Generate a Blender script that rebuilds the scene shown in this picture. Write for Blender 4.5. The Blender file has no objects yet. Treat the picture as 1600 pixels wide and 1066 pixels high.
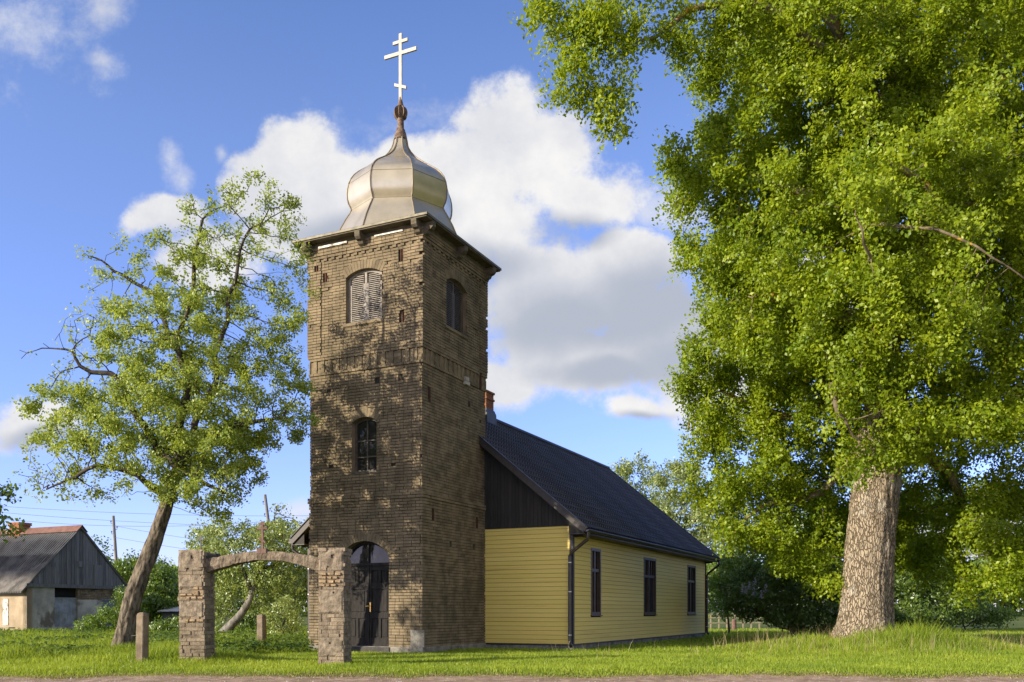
import bpy, bmesh, math, random
import numpy as np
from mathutils import Vector, Matrix, noise as mnoise
R = math.radians
random.seed(7)
C = bpy.context.scene.collection
# ------------------------------------------------------------------ camera, sky, sun, exposure
F, HOR, CAMZ = 1428.0, 955.0, 1.0           # focal length and horizon in photo pixels, eye height
cam = bpy.data.cameras.new("camera"); camo = bpy.data.objects.new("camera", cam); C.objects.link(camo)
camo.location = (0, 0, CAMZ); camo.rotation_euler = (R(90), 0, 0)
cam.sensor_width = 36; cam.lens = F / 1600 * 36; cam.shift_y = (HOR - 533) / 1600
cam.clip_start = 0.1; cam.clip_end = 9000
scene = bpy.context.scene; scene.camera = camo
scene.view_settings.view_transform = 'Standard'; scene.view_settings.look = 'None'
scene.view_settings.exposure = 1.0; scene.view_settings.gamma = 1
SUN_EL, SUN_TH = 18.5, 62.0                 # elevation; heading the light travels, degrees right of straight ahead
sd = Vector((math.sin(R(SUN_TH)) * math.cos(R(SUN_EL)), math.cos(R(SUN_TH)) * math.cos(R(SUN_EL)), -math.sin(R(SUN_EL))))
sl = bpy.data.lights.new("sun", 'SUN'); sl.energy = 4.6; sl.angle = R(0.5); sl.color = (1.0, 0.87, 0.68)
so = bpy.data.objects.new("sun", sl); C.objects.link(so); so.rotation_euler = sd.to_track_quat('-Z', 'Y').to_euler()
so.location = (-30, -15, 20)

class NT:
    """small helper to write node trees"""
    def __init__(s, t): s.t = t
    def n(s, kind, **kw):
        nd = s.t.nodes.new(kind)
        for k, v in kw.items():
            if k == 'inp':
                for a, b in v.items():
                    if isinstance(b, bpy.types.NodeSocket): s.t.links.new(b, nd.inputs[a])
                    else: nd.inputs[a].default_value = b
            else: setattr(nd, k, v)
        return nd
    def math(s, op, a, b=None, c=None, clamp=False):
        nd = s.t.nodes.new('ShaderNodeMath'); nd.operation = op; nd.use_clamp = clamp
        for i, x in enumerate((a, b, c)):
            if x is None: continue
            if isinstance(x, bpy.types.NodeSocket): s.t.links.new(x, nd.inputs[i])
            else: nd.inputs[i].default_value = x
        return nd.outputs[0]
    def vec(s, op, a, b=None):
        nd = s.t.nodes.new('ShaderNodeVectorMath'); nd.operation = op
        for i, x in enumerate((a, b)):
            if x is None: continue
            if isinstance(x, bpy.types.NodeSocket): s.t.links.new(x, nd.inputs[i])
            else: nd.inputs[i].default_value = x
        return nd.outputs['Value'] if op in ('LENGTH', 'DISTANCE', 'DOT_PRODUCT') else nd.outputs['Vector']
    def mix(s, f, a, b):
        nd = s.t.nodes.new('ShaderNodeMix'); nd.data_type = 'RGBA'
        for i, x in ((0, f), (6, a), (7, b)):
            if isinstance(x, bpy.types.NodeSocket): s.t.links.new(x, nd.inputs[i])
            elif i == 0: nd.inputs[0].default_value = x
            else: nd.inputs[i].default_value = (*x, 1) if len(x) == 3 else x
        return nd.outputs[2]
    def smooth(s, x, a, b):
        nd = s.t.nodes.new('ShaderNodeMapRange'); nd.interpolation_type = 'SMOOTHSTEP'
        s.t.links.new(x, nd.inputs[0]); nd.inputs[1].default_value = a; nd.inputs[2].default_value = b
        return nd.outputs[0]
    def noise(s, v, scale, detail=4, rough=0.55, out='Fac'):
        nd = s.n('ShaderNodeTexNoise', inp={'Scale': scale, 'Detail': detail, 'Roughness': rough})
        if v is not None: s.t.links.new(v, nd.inputs['Vector'])
        return nd.outputs[out]

world = bpy.data.worlds.new("World"); scene.world = world; world.use_nodes = True
wt = world.node_tree; wt.nodes.clear(); W = NT(wt)
sky = W.n('ShaderNodeTexSky', sky_type='NISHITA'); sky.sun_disc = False
sky.sun_elevation = R(SUN_EL); sky.sun_rotation = R(180 + SUN_TH); sky.air_density = 1.0; sky.dust_density = 0.2; sky.ozone_density = 3.0
geo = W.n('ShaderNodeTexCoord').outputs['Generated']
sep = W.n('ShaderNodeSeparateXYZ', inp={0: geo})
tintc = W.mix(W.smooth(sep.outputs[2], 0.0, 0.5), (0.74, 0.70, 1.2), (0.93, 0.84, 1.02))     # slightly violet blue of a clear northern evening
tintc = W.mix(W.smooth(sep.outputs[2], 0.42, 0.62), tintc, (0.74, 0.75, 0.98))
hs = W.n('ShaderNodeMix', data_type='RGBA', blend_type='MULTIPLY'); hs.inputs[0].default_value = 1.0
wt.links.new(sky.outputs[0], hs.inputs[6]); wt.links.new(tintc, hs.inputs[7])
yy = W.math('MAXIMUM', sep.outputs[1], 0.08)
ca = W.math('DIVIDE', sep.outputs[0], yy); cb = W.math('DIVIDE', sep.outputs[2], yy)
cp = W.n('ShaderNodeCombineXYZ', inp={0: ca, 1: cb, 2: 0.0}).outputs[0]
warp = W.noise(cp, 5.0, 3, 0.5, 'Color')
wv = W.vec('MULTIPLY', W.vec('SUBTRACT', warp, (0.5, 0.5, 0.5)), (0.09, 0.09, 0.0))
cpw = W.vec('ADD', cp, wv)
def blobs(lst, power=1.0):
    acc = None
    for (px, py, rx, ry) in lst:
        c = ((px - 800) / F, (HOR - py) / F, 0); r = (F / rx, F / ry, 0)
        d = W.vec('LENGTH', W.vec('MULTIPLY', W.vec('SUBTRACT', cpw, c), r))
        v = W.math('SUBTRACT', 1.0, d)
        acc = v if acc is None else W.math('SMOOTH_MAX', acc, v, 0.25)
    return acc
CUM = [(485, 235, 85, 75), (430, 270, 85, 55), (570, 290, 120, 90), (625, 250, 55, 60), (480, 350, 150, 70), (380, 300, 60, 45),
       (255, 335, 80, 40), (330, 400, 120, 70), (790, 190, 110, 100), (850, 230, 120, 110), (745, 280, 120, 100), (910, 300, 130, 75),
       (720, 360, 160, 110), (880, 460, 210, 110), (960, 400, 120, 60), (900, 560, 190, 90), (1010, 520, 130, 120), (1100, 600, 130, 110),
       (1005, 645, 75, 32), (1250, 450, 160, 150), (45, 670, 95, 50), (790, 600, 90, 60), (1500, 820, 200, 50), (-250, 500, 150, 90),
       (-500, 750, 220, 90), (2000, 500, 260, 140)]
WISP = [(30, 50, 190, 130), (160, 0, 90, 60), (262, 250, 34, 60), (275, 285, 30, 40), (352, 240, 22, 26), (480, 785, 90, 25), (760, 135, 40, 40), (690, 300, 260, 160),
        (1000, 330, 160, 60), (150, 70, 60, 40)]
GREY = [(900, 500, 230, 85), (1010, 470, 160, 110), (960, 580, 170, 50), (560, 350, 190, 40), (1050, 560, 140, 90), (760, 420, 110, 45),
        (900, 360, 90, 40), (60, 690, 90, 22), (1010, 660, 60, 16)]
nz = W.noise(cp, 8.0, 12, 0.66); nz2 = W.noise(cp, 3.2, 6, 0.6)
dC = W.math('ADD', blobs(CUM), W.math('MULTIPLY', W.math('SUBTRACT', nz, 0.5), 1.9))
aC = W.smooth(dC, 0.06, 0.46)
dW = W.math('ADD', blobs(WISP), W.math('MULTIPLY', W.math('SUBTRACT', W.noise(cp, 7.0, 10, 0.66), 0.54), 3.6))
aW = W.math('MULTIPLY', W.smooth(dW, -0.05, 1.1), 0.75)
alpha = W.math('MAXIMUM', aC, aW)
gB = W.smooth(W.math('ADD', blobs(GREY), W.math('MULTIPLY', W.math('SUBTRACT', nz2, 0.5), 1.4)), -0.05, 0.8)
lump = W.smooth(W.noise(W.vec('ADD', cp, (0.012, -0.016, 0.3)), 11.0, 6, 0.6), 0.3, 0.75)
white = W.mix(lump, (2.7, 2.75, 2.95), (3.55, 3.5, 3.45))
ccol = W.mix(gB, white, (1.75, 1.9, 2.25))
skycol = W.mix(alpha, hs.outputs[2], ccol)
# broken bright cloud added to the unseen sky behind the camera, lifts warm ambient
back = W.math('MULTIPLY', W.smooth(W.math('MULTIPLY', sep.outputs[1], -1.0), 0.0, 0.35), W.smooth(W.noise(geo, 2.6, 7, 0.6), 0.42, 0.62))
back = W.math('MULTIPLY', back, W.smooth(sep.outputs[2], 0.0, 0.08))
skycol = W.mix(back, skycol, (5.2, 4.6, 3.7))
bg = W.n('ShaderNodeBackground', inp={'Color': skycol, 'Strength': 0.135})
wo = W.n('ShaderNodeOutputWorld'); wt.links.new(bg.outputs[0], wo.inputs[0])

# ------------------------------------------------------------------ helpers
def at(px, py, Y): return Vector(((px - 800) / F * Y, Y, CAMZ + (HOR - py) / F * Y))
def tag(o, label=None, cat=None, group=None, kind=None):
    if label: o['label'] = label
    if cat: o['category'] = cat
    if group: o['group'] = group
    if kind: o['kind'] = kind
    return o
def empty(name, loc=(0, 0, 0), rz=0, parent=None):
    o = bpy.data.objects.new(name, None); C.objects.link(o); o.location = loc; o.rotation_euler = (0, 0, rz); o.parent = parent
    return o
def npmesh(name, V, Fc, mat, parent=None, tint=None, smooth=False, loc=None):
    me = bpy.data.meshes.new(name)
    V = np.asarray(V, dtype=np.float32); Fc = np.asarray(Fc, dtype=np.int32)
    n, k = Fc.shape
    me.vertices.add(len(V)); me.vertices.foreach_set('co', V.ravel())
    me.loops.add(n * k); me.loops.foreach_set('vertex_index', Fc.ravel())
    me.polygons.add(n); me.polygons.foreach_set('loop_start', np.arange(0, n * k, k, dtype=np.int32))
    if smooth: me.polygons.foreach_set('use_smooth', np.ones(n, dtype=bool))
    if tint is not None:
        a = me.attributes.new('tint', 'FLOAT', 'POINT'); a.data.foreach_set('value', np.asarray(tint, dtype=np.float32))
    me.update(calc_edges=True); me.materials.append(mat)
    o = bpy.data.objects.new(name, me); C.objects.link(o); o.parent = parent
    if loc is not None: o.location = loc
    return o
class MB:
    def __init__(s): s.v = []; s.f = []; s.t = []
    def poly(s, pts, tint=0.5):
        b = len(s.v); s.v += [tuple(p) for p in pts]; s.f.append(tuple(range(b, b + len(pts)))); s.t.append(tint)
    def hexa(s, p, tint=0.5):            # eight points: bottom ring 0-3, top ring 4-7
        b = len(s.v); s.v += [tuple(q) for q in p]
        for f in ((0, 3, 2, 1), (4, 5, 6, 7), (0, 1, 5, 4), (1, 2, 6, 5), (2, 3, 7, 6), (3, 0, 4, 7)):
            s.f.append(tuple(b + i for i in f)); s.t.append(tint)
    def box(s, x0, x1, y0, y1, z0, z1, tint=0.5):
        s.hexa([(x0, y0, z0), (x1, y0, z0), (x1, y1, z0), (x0, y1, z0), (x0, y0, z1), (x1, y0, z1), (x1, y1, z1), (x0, y1, z1)], tint)
    def bar(s, a, b, w, h, up=(0, 0, 1), tint=0.5):
        a = Vector(a); b = Vector(b); t = (b - a).normalized(); u = Vector(up)
        x = t.cross(u).normalized() * (w / 2); y = x.cross(t).normalized() * (h / 2)
        s.hexa([a - x - y, a + x - y, a + x + y, a - x + y, b - x - y, b + x - y, b + x + y, b - x + y], tint)
    def tube(s, pts, rad, n=10, cap=True, tint=0.5):
        pts = [Vector(p) for p in pts]; rad = rad if hasattr(rad, '__len__') else [rad] * len(pts)
        rings = []; up = Vector((0.13, 0.37, 0.92))
        for i, p in enumerate(pts):
            t = (pts[min(i + 1, len(pts) - 1)] - pts[max(i - 1, 0)]).normalized()
            x = t.cross(up)
            if x.length < 0.05: x = t.cross(Vector((1, 0, 0)))
            x.normalize(); y = t.cross(x)
            b = len(s.v); rings.append(b)
            for k in range(n):
                a = 2 * math.pi * k / n; s.v.append(tuple(p + (x * math.cos(a) + y * math.sin(a)) * rad[i]))
        for i in range(len(rings) - 1):
            for k in range(n):
                k2 = (k + 1) % n
                s.f.append((rings[i] + k, rings[i] + k2, rings[i + 1] + k2, rings[i + 1] + k)); s.t.append(tint)
        if cap:
            s.f.append(tuple(rings[0] + k for k in range(n))[::-1]); s.t.append(tint)
            s.f.append(tuple(rings[-1] + k for k in range(n))); s.t.append(tint)
    def lathe(s, prof, n=16, c=(0, 0), a0=0.0, tint=0.5):
        rings = []
        for (r, z) in prof:
            rings.append(len(s.v))
            for k in range(n):
                a = a0 + 2 * math.pi * k / n; s.v.append((c[0] + r * math.cos(a), c[1] + r * math.sin(a), z))
        for i in range(len(rings) - 1):
            for k in range(n):
                k2 = (k + 1) % n
                s.f.append((rings[i] + k, rings[i] + k2, rings[i + 1] + k2, rings[i + 1] + k)); s.t.append(tint)
    def build(s, name, mat, parent=None, smooth=False, bevel=0, angle=40):
        me = bpy.data.meshes.new(name); me.from_pydata(s.v, [], s.f); me.update()
        a = me.attributes.new('tint', 'FLOAT', 'FACE'); a.data.foreach_set('value', np.asarray(s.t, dtype=np.float32))
        me.materials.append(mat)
        if smooth:
            me.polygons.foreach_set('use_smooth', np.ones(len(me.polygons), dtype=bool))
            me.set_sharp_from_angle(angle=R(angle))
        o = bpy.data.objects.new(name, me); C.objects.link(o); o.parent = parent
        if bevel:
            m = o.modifiers.new('bevel', 'BEVEL'); m.width = bevel; m.segments = 2; m.limit_method = 'ANGLE'
        return o

def mat(name, c1, c2, scale=3.0, rough=0.7, bump=0.0, bscale=30.0, metal=0.0, spec=0.4, stretch=(1, 1, 1), c3=None, s3=0.6, t3=(0.5, 0.7), tint=0.0, detail=6):
    m = bpy.data.materials.new(name); m.use_nodes = True; t = m.node_tree; t.nodes.clear(); N = NT(t)
    co = N.n('ShaderNodeTexCoord').outputs['Object']
    v = N.vec('MULTIPLY', co, stretch)
    f = N.smooth(N.noise(v, scale, detail, 0.62), 0.3, 0.7)
    if tint:
        at_ = N.n('ShaderNodeAttribute', attribute_name='tint').outputs['Fac']
        f = N.math('ADD', N.math('MULTIPLY', f, 1 - tint), N.math('MULTIPLY', at_, tint))
    col = N.mix(f, c1, c2)
    if c3: col = N.mix(N.smooth(N.noise(v, s3, 7, 0.65), *t3), col, c3)
    p = N.n('ShaderNodeBsdfPrincipled', inp={'Base Color': col, 'Roughness': rough, 'Metallic': metal, 'Specular IOR Level': spec})
    if bump:
        b = N.n('ShaderNodeBump', inp={'Strength': bump, 'Distance': 0.02, 'Height': N.noise(v, bscale, 5, 0.6)})
        t.links.new(b.outputs[0], p.inputs['Normal'])
    o = N.n('ShaderNodeOutputMaterial'); t.links.new(p.outputs[0], o.inputs[0])
    return m
def leafmat(name, ca, cb, trans=0.45, gloss=0.06):
    m = bpy.data.materials.new(name); m.use_nodes = True; t = m.node_tree; t.nodes.clear(); N = NT(t)
    f = N.n('ShaderNodeAttribute', attribute_name='tint').outputs['Fac']
    col = N.mix(f, ca, cb)
    d = N.n('ShaderNodeBsdfDiffuse', inp={'Color': col})
    tc = N.mix(0.5, col, tuple(min(1, x * k) for x, k in zip(cb, (1.6, 1.5, 0.7))))
    tr = N.n('ShaderNodeBsdfTranslucent', inp={'Color': tc})
    ms = N.n('ShaderNodeMixShader', inp={0: trans, 1: d.outputs[0], 2: tr.outputs[0]})
    g = N.n('ShaderNodeBsdfGlossy', inp={'Color': (0.8, 0.85, 0.8, 1), 'Roughness': 0.45})
    m2 = N.n('ShaderNodeMixShader', inp={0: gloss, 1: ms.outputs[0], 2: g.outputs[0]})
    o = N.n('ShaderNodeOutputMaterial'); t.links.new(m2.outputs[0], o.inputs[0])
    return m
def glassmat(name, c=(0.012, 0.014, 0.016), rough=0.04):
    m = bpy.data.materials.new(name); m.use_nodes = True; t = m.node_tree; N = NT(t)
    p = t.nodes['Principled BSDF']; p.inputs['Base Color'].default_value = (*c, 1); p.inputs['Roughness'].default_value = rough
    p.inputs['Specular IOR Level'].default_value = 0.5; p.inputs['IOR'].default_value = 1.5
    co = N.n('ShaderNodeTexCoord').outputs['Object']
    b = N.n('ShaderNodeBump', inp={'Strength': 0.15, 'Distance': 0.02, 'Height': N.noise(co, 2.5, 2, 0.5)})
    t.links.new(b.outputs[0], p.inputs['Normal'])
    return m
M = {}
M['brick'] = mat('brick', (0.092, 0.077, 0.051), (0.262, 0.208, 0.134), 2.2, 0.95, 0.25, 45, spec=0.08, tint=0.4, c3=(0.085, 0.074, 0.05), s3=0.5, t3=(0.5, 0.8))
M['mortar'] = mat('mortar', (0.022, 0.019, 0.015), (0.06, 0.05, 0.037), 6, 0.95, spec=0.1)
M['rustbrick'] = mat('rust brick', (0.05, 0.03, 0.022), (0.1, 0.05, 0.035), 9, 0.9, 0.3, spec=0.1)
M['stone'] = mat('plinth stone', (0.1, 0.095, 0.085), (0.26, 0.25, 0.22), 3, 0.95, 0.6, 25, spec=0.15)
M['plaster'] = mat('cream plaster', (0.26, 0.205, 0.135), (0.4, 0.325, 0.23), 1.2, 0.95, 0.3, 18, spec=0.1, c3=(0.25, 0.19, 0.12), s3=0.8, t3=(0.55, 0.7))
M['oldplaster'] = mat('grey plaster', (0.2, 0.2, 0.18), (0.4, 0.39, 0.34), 0.9, 0.95, 0.3, 14, spec=0.1, c3=(0.13, 0.12, 0.1), s3=0.7, t3=(0.5, 0.6))
M['dome'] = mat('dome sheet metal', (0.50, 0.44, 0.315), (0.62, 0.55, 0.4), 1.6, 0.36, 0.06, 3, metal=0.75)
M['seam'] = mat('dome seam', (0.14, 0.12, 0.09), (0.24, 0.2, 0.14), 4, 0.6, metal=0.5)
M['rust'] = mat('rusty metal', (0.075, 0.036, 0.02), (0.2, 0.155, 0.11), 9, 0.7, 0.2, 40, metal=0.2)
M['crossmetal'] = mat('silvered metal', (0.34, 0.315, 0.27), (0.46, 0.43, 0.38), 5, 0.6, spec=0.2, metal=0.1, c3=(0.28, 0.13, 0.07), s3=5, t3=(0.58, 0.68))
M['weathered'] = mat('weathered timber', (0.07, 0.06, 0.042), (0.14, 0.12, 0.085), 5, 0.85, 0.3, 30, stretch=(1, 1, 4), spec=0.2)
M['eave'] = mat('eave sheet', (0.09, 0.085, 0.06), (0.17, 0.155, 0.11), 5, 0.6, spec=0.3, metal=0.3)
M['whiteboard'] = mat('flaking white paint', (0.45, 0.43, 0.38), (0.7, 0.68, 0.62), 8, 0.8, c3=(0.2, 0.18, 0.15), s3=6, t3=(0.5, 0.6))
M['louvre'] = mat('weathered louvre slats', (0.19, 0.172, 0.15), (0.31, 0.285, 0.255), 7, 0.9, 0.2, 30, stretch=(1, 1, 5), spec=0.2)
M['dark'] = mat('dark interior', (0.01, 0.01, 0.01), (0.016, 0.015, 0.014), 3, 0.9, spec=0.1)
M['frame'] = mat('dark window frame', (0.055, 0.045, 0.037), (0.1, 0.085, 0.07), 8, 0.6, spec=0.3)
M['brownframe'] = mat('brown window frame', (0.05, 0.03, 0.02), (0.08, 0.05, 0.03), 6, 0.4, spec=0.5)
M['door'] = mat('black painted door', (0.014, 0.013, 0.013), (0.028, 0.026, 0.025), 4, 0.7, 0.12, 40, stretch=(6, 1, 1), spec=0.12)
M['brass'] = mat('brass', (0.6, 0.38, 0.1), (0.8, 0.55, 0.18), 8, 0.3, metal=0.9)
M['siding'] = mat('yellow painted boards', (0.63, 0.485, 0.115), (0.72, 0.57, 0.16), 1.4, 0.6, 0.15, 40, stretch=(0.35, 0.35, 6), spec=0.3, tint=0.4, c3=(0.5, 0.36, 0.09), s3=0.7, t3=(0.5, 0.8))
M['gable'] = mat('black stained boards', (0.014, 0.013, 0.012), (0.038, 0.034, 0.03), 5, 0.7, 0.25, 40, stretch=(5, 5, 0.4), tint=0.5, spec=0.3)
M['trim'] = mat('black brown trim', (0.022, 0.018, 0.015), (0.035, 0.03, 0.025), 5, 0.5, spec=0.4)
M['roofmetal'] = mat('black roof sheet', (0.03, 0.026, 0.025), (0.04, 0.035, 0.033), 2, 0.5, 0.05, 60, spec=0.12, c3=(0.05, 0.045, 0.042), s3=0.5, t3=(0.5, 0.75))
M['pipe'] = mat('dark downpipe', (0.028, 0.023, 0.02), (0.042, 0.035, 0.03), 3, 0.3, spec=0.6)
M['clip'] = mat('galvanised clip', (0.5, 0.5, 0.5), (0.6, 0.6, 0.6), 8, 0.4, metal=0.8)
M['chimney'] = mat('orange brick', (0.22, 0.09, 0.045), (0.36, 0.17, 0.09), 6, 0.9, 0.3, spec=0.1, tint=0.6)
M['flash'] = mat('lead flashing', (0.04, 0.042, 0.05), (0.07, 0.07, 0.08), 4, 0.6)
M['concrete'] = mat('rough concrete', (0.085, 0.07, 0.052), (0.23, 0.19, 0.14), 7, 0.95, 1.0, 28, spec=0.1, c3=(0.1, 0.08, 0.055), s3=1.6, t3=(0.5, 0.68), detail=9)
M['gatebrick'] = mat('weathered gate brick', (0.105, 0.085, 0.062), (0.31, 0.255, 0.185), 6, 0.95, 1.0, 28, spec=0.1, tint=0.5, c3=(0.15, 0.12, 0.085), s3=1.5, t3=(0.5, 0.7), detail=8)
M['rawbrick'] = mat('bare broken brick', (0.2, 0.145, 0.085), (0.36, 0.275, 0.175), 9, 0.95, 1.0, 20, spec=0.1)
M['post'] = mat('weathered concrete post', (0.12, 0.095, 0.068), (0.24, 0.195, 0.145), 4, 0.95, 0.6, 40, spec=0.1, c3=(0.22, 0.14, 0.055), s3=2.5, t3=(0.55, 0.7))
M['rustcross'] = mat('reddish rusty iron', (0.1, 0.055, 0.042), (0.17, 0.105, 0.085), 10, 0.85, 0.3)
M['darkiron'] = mat('grey iron', (0.06, 0.055, 0.055), (0.12, 0.11, 0.1), 8, 0.7)
M['bark'] = mat('pear bark', (0.022, 0.018, 0.014), (0.2, 0.17, 0.13), 12, 0.95, 1.0, 16, stretch=(1, 1, 0.35), spec=0.1, c3=(0.13, 0.13, 0.1), s3=3, t3=(0.55, 0.75), detail=8)
M['twig'] = mat('dark twig bark', (0.035, 0.03, 0.026), (0.085, 0.074, 0.062), 5, 0.95, spec=0.1)
M['oaktwig'] = mat('lichened oak limb', (0.08, 0.066, 0.045), (0.22, 0.18, 0.12), 3, 0.95, 0.6, 14, spec=0.1, c3=(0.42, 0.25, 0.05), s3=1.2, t3=(0.58, 0.66))
M['greywood'] = mat('grey weathered boards', (0.06, 0.065, 0.07), (0.17, 0.175, 0.18), 4, 0.9, 0.3, 30, stretch=(5, 5, 0.4), tint=0.5, spec=0.15)
M['slate'] = mat('old fibre cement sheet', (0.1, 0.095, 0.085), (0.23, 0.215, 0.19), 1.5, 0.9, 0.2, 20, spec=0.15, c3=(0.07, 0.07, 0.06), s3=0.9, t3=(0.5, 0.65))
M['redridge'] = mat('faded red ridge sheet', (0.12, 0.058, 0.043), (0.19, 0.098, 0.072), 3, 0.8)
M['plastic'] = mat('dusty plastic sheet', (0.1, 0.115, 0.13), (0.2, 0.22, 0.24), 3, 0.35, 0.6, 4, spec=0.5)
M['bluewood'] = mat('faded blue boards', (0.09, 0.115, 0.135), (0.16, 0.19, 0.21), 5, 0.85, stretch=(5, 5, 0.5))
M['polewood'] = mat('grey pole timber', (0.13, 0.12, 0.11), (0.25, 0.235, 0.215), 3, 0.9, stretch=(4, 4, 0.5))
M['wire'] = mat('power wire', (0.1, 0.11, 0.13), (0.14, 0.15, 0.17), 3, 0.6)
M['deadwood'] = mat('bare silver wood', (0.07, 0.063, 0.055), (0.26, 0.24, 0.21), 5, 0.9, 0.5, 20, stretch=(1, 1, 0.4))
M['rock'] = mat('dark rock', (0.035, 0.034, 0.033), (0.08, 0.075, 0.07), 4, 0.95, 0.8, 12)
M['palestone'] = mat('pale stone', (0.3, 0.28, 0.24), (0.5, 0.47, 0.4), 5, 0.9, 0.5, 20)
M['oldfence'] = mat('old fence wood', (0.2, 0.18, 0.13), (0.32, 0.28, 0.2), 4, 0.9)
M['shedroof'] = mat('pale sheet roof', (0.42, 0.42, 0.42), (0.6, 0.6, 0.6), 3, 0.7)
M['glass'] = glassmat('window glass')
M['glass2'] = glassmat('old window glass', (0.02, 0.021, 0.021), 0.03); M['glass2'].node_tree.nodes['Principled BSDF'].inputs['Specular IOR Level'].default_value = 0.32
# oak bark: cellular ridges
def barkmat(name):
    m = bpy.data.materials.new(name); m.use_nodes = True; t = m.node_tree; t.nodes.clear(); N = NT(t)
    co = N.n('ShaderNodeTexCoord').outputs['Object']
    w = N.vec('ADD', co, N.vec('MULTIPLY', N.noise(co, 4, 4, 0.55, 'Color'), (0.16, 0.16, 0.5)))
    v = N.vec('MULTIPLY', w, (1, 1, 0.24))
    vo = N.n('ShaderNodeTexVoronoi', feature='DISTANCE_TO_EDGE', inp={'Vector': v, 'Scale': 18.0}).outputs[0]
    e = N.smooth(vo, 0.0, 0.16)
    c = N.mix(N.noise(co, 6, 6, 0.65), (0.2, 0.16, 0.11), (0.41, 0.35, 0.265))
    c = N.mix(e, (0.135, 0.104, 0.07), c)
    c = N.mix(N.math('MULTIPLY', N.smooth(N.noise(co, 1.3, 5, 0.6), 0.55, 0.7), 0.6), c, (0.42, 0.4, 0.35))   # grey lichen patches
    c = N.mix(N.smooth(N.math('ADD', N.noise(co, 2.0, 5, 0.6), N.math('MULTIPLY', N.n('ShaderNodeSeparateXYZ', inp={0: co}).outputs[2], -0.5)), 0.42, 0.55), c, (0.15, 0.12, 0.03))
    p = N.n('ShaderNodeBsdfPrincipled', inp={'Base Color': c, 'Roughness': 0.95, 'Specular IOR Level': 0.1})
    h = N.math('ADD', e, N.math('MULTIPLY', N.noise(co, 24, 5, 0.6), 0.5))
    b = N.n('ShaderNodeBump', inp={'Strength': 1.0, 'Distance': 0.05, 'Height': h}); t.links.new(b.outputs[0], p.inputs['Normal'])
    o = N.n('ShaderNodeOutputMaterial'); t.links.new(p.outputs[0], o.inputs[0])
    return m
M['oakbark'] = barkmat('oak bark')
L = {}
L['oak'] = leafmat('oak leaf', (0.092, 0.17, 0.008), (0.32, 0.395, 0.02), 0.47, 0.02)
L['pear'] = leafmat('pear leaf', (0.135, 0.205, 0.022), (0.36, 0.43, 0.085), 0.45, 0.03)
L['pale'] = leafmat('pale leaf', (0.15, 0.21, 0.04), (0.33, 0.39, 0.12), 0.4)
L['willow'] = leafmat('willow leaf', (0.15, 0.205, 0.055), (0.32, 0.38, 0.13), 0.42)
L['green'] = leafmat('mid green leaf', (0.07, 0.135, 0.014), (0.17, 0.255, 0.03), 0.4)
L['dark'] = leafmat('dark shrub leaf', (0.05, 0.1, 0.012), (0.13, 0.2, 0.028), 0.3)
L['grass'] = leafmat('grass blade', (0.12, 0.205, 0.016), (0.33, 0.405, 0.04), 0.42, 0.02)
L['straw'] = leafmat('dry grass blade', (0.16, 0.125, 0.06), (0.38, 0.31, 0.16), 0.3, 0.03)
L['lilac'] = leafmat('lilac flower', (0.22, 0.2, 0.3), (0.4, 0.38, 0.48), 0.3)
L['herb'] = leafmat('ground elder leaf', (0.05, 0.1, 0.014), (0.13, 0.2, 0.03), 0.4, 0.05)

# ------------------------------------------------------------------ ground and road
OAK = Vector(((1352 - 800) / F * 26, 26.0))
def vnoise(x, y, s, seed=0.0):
    x = np.asarray(x) * s + seed * 17.3; y = np.asarray(y) * s + seed * 9.1
    xi = np.floor(x); yi = np.floor(y); fx = x - xi; fy = y - yi
    fx = fx * fx * (3 - 2 * fx); fy = fy * fy * (3 - 2 * fy)
    def h(a, b):
        q = np.sin(a * 127.1 + b * 311.7) * 43758.5453
        return q - np.floor(q)
    return (h(xi, yi) * (1 - fx) + h(xi + 1, yi) * fx) * (1 - fy) + (h(xi, yi + 1) * (1 - fx) + h(xi + 1, yi + 1) * fx) * fy
def gz(x, y):
    x = np.asarray(x, float); y = np.asarray(y, float)
    z = -0.08 + 0.0 * x
    t = np.clip((16.6 - y) / 1.6, 0, 1); z = z - 0.09 * t * t * (3 - 2 * t)
    z = z + 0.20 * np.exp(-((x - OAK.x) ** 2 + (y - OAK.y) ** 2) / (2 * 2.3 ** 2))
    t3 = np.clip((y - 19.5) / 5, 0, 1); z = z - 0.06 * t3 * t3 * (3 - 2 * t3)
    t2 = np.clip((y - 34) / 20, 0, 1); z = z - 0.05 * t2
    return z + 0.03 * (vnoise(x, y, 0.6, 3) - 0.5) * (y > 17)
xs = np.unique(np.concatenate([-np.geomspace(32, 4000, 26), np.arange(-32, 32.1, 0.5), np.geomspace(32, 4000, 26)]))
ys = np.unique(np.concatenate([-np.geomspace(2, 60, 8), np.arange(-2, 62, 0.5), np.geomspace(62, 5000, 26)]))
X, Y = np.meshgrid(xs, ys); V = np.stack([X.ravel(), Y.ravel(), gz(X, Y).ravel()], 1)
nx = len(xs); idx = np.arange(len(V)).reshape(len(ys), nx)
Fq = np.stack([idx[:-1, :-1].ravel(), idx[:-1, 1:].ravel(), idx[1:, 1:].ravel(), idx[1:, :-1].ravel()], 1)
mg = mat('turf soil', (0.045, 0.07, 0.012), (0.12, 0.15, 0.03), 0.8, 0.95, 0.6, 25, spec=0.1, c3=(0.17, 0.17, 0.06), s3=0.12, t3=(0.5, 0.75))
tag(npmesh('ground', V, Fq, mg, smooth=True), 'grassy churchyard ground running level to the horizon', 'ground', kind='structure')
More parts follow.
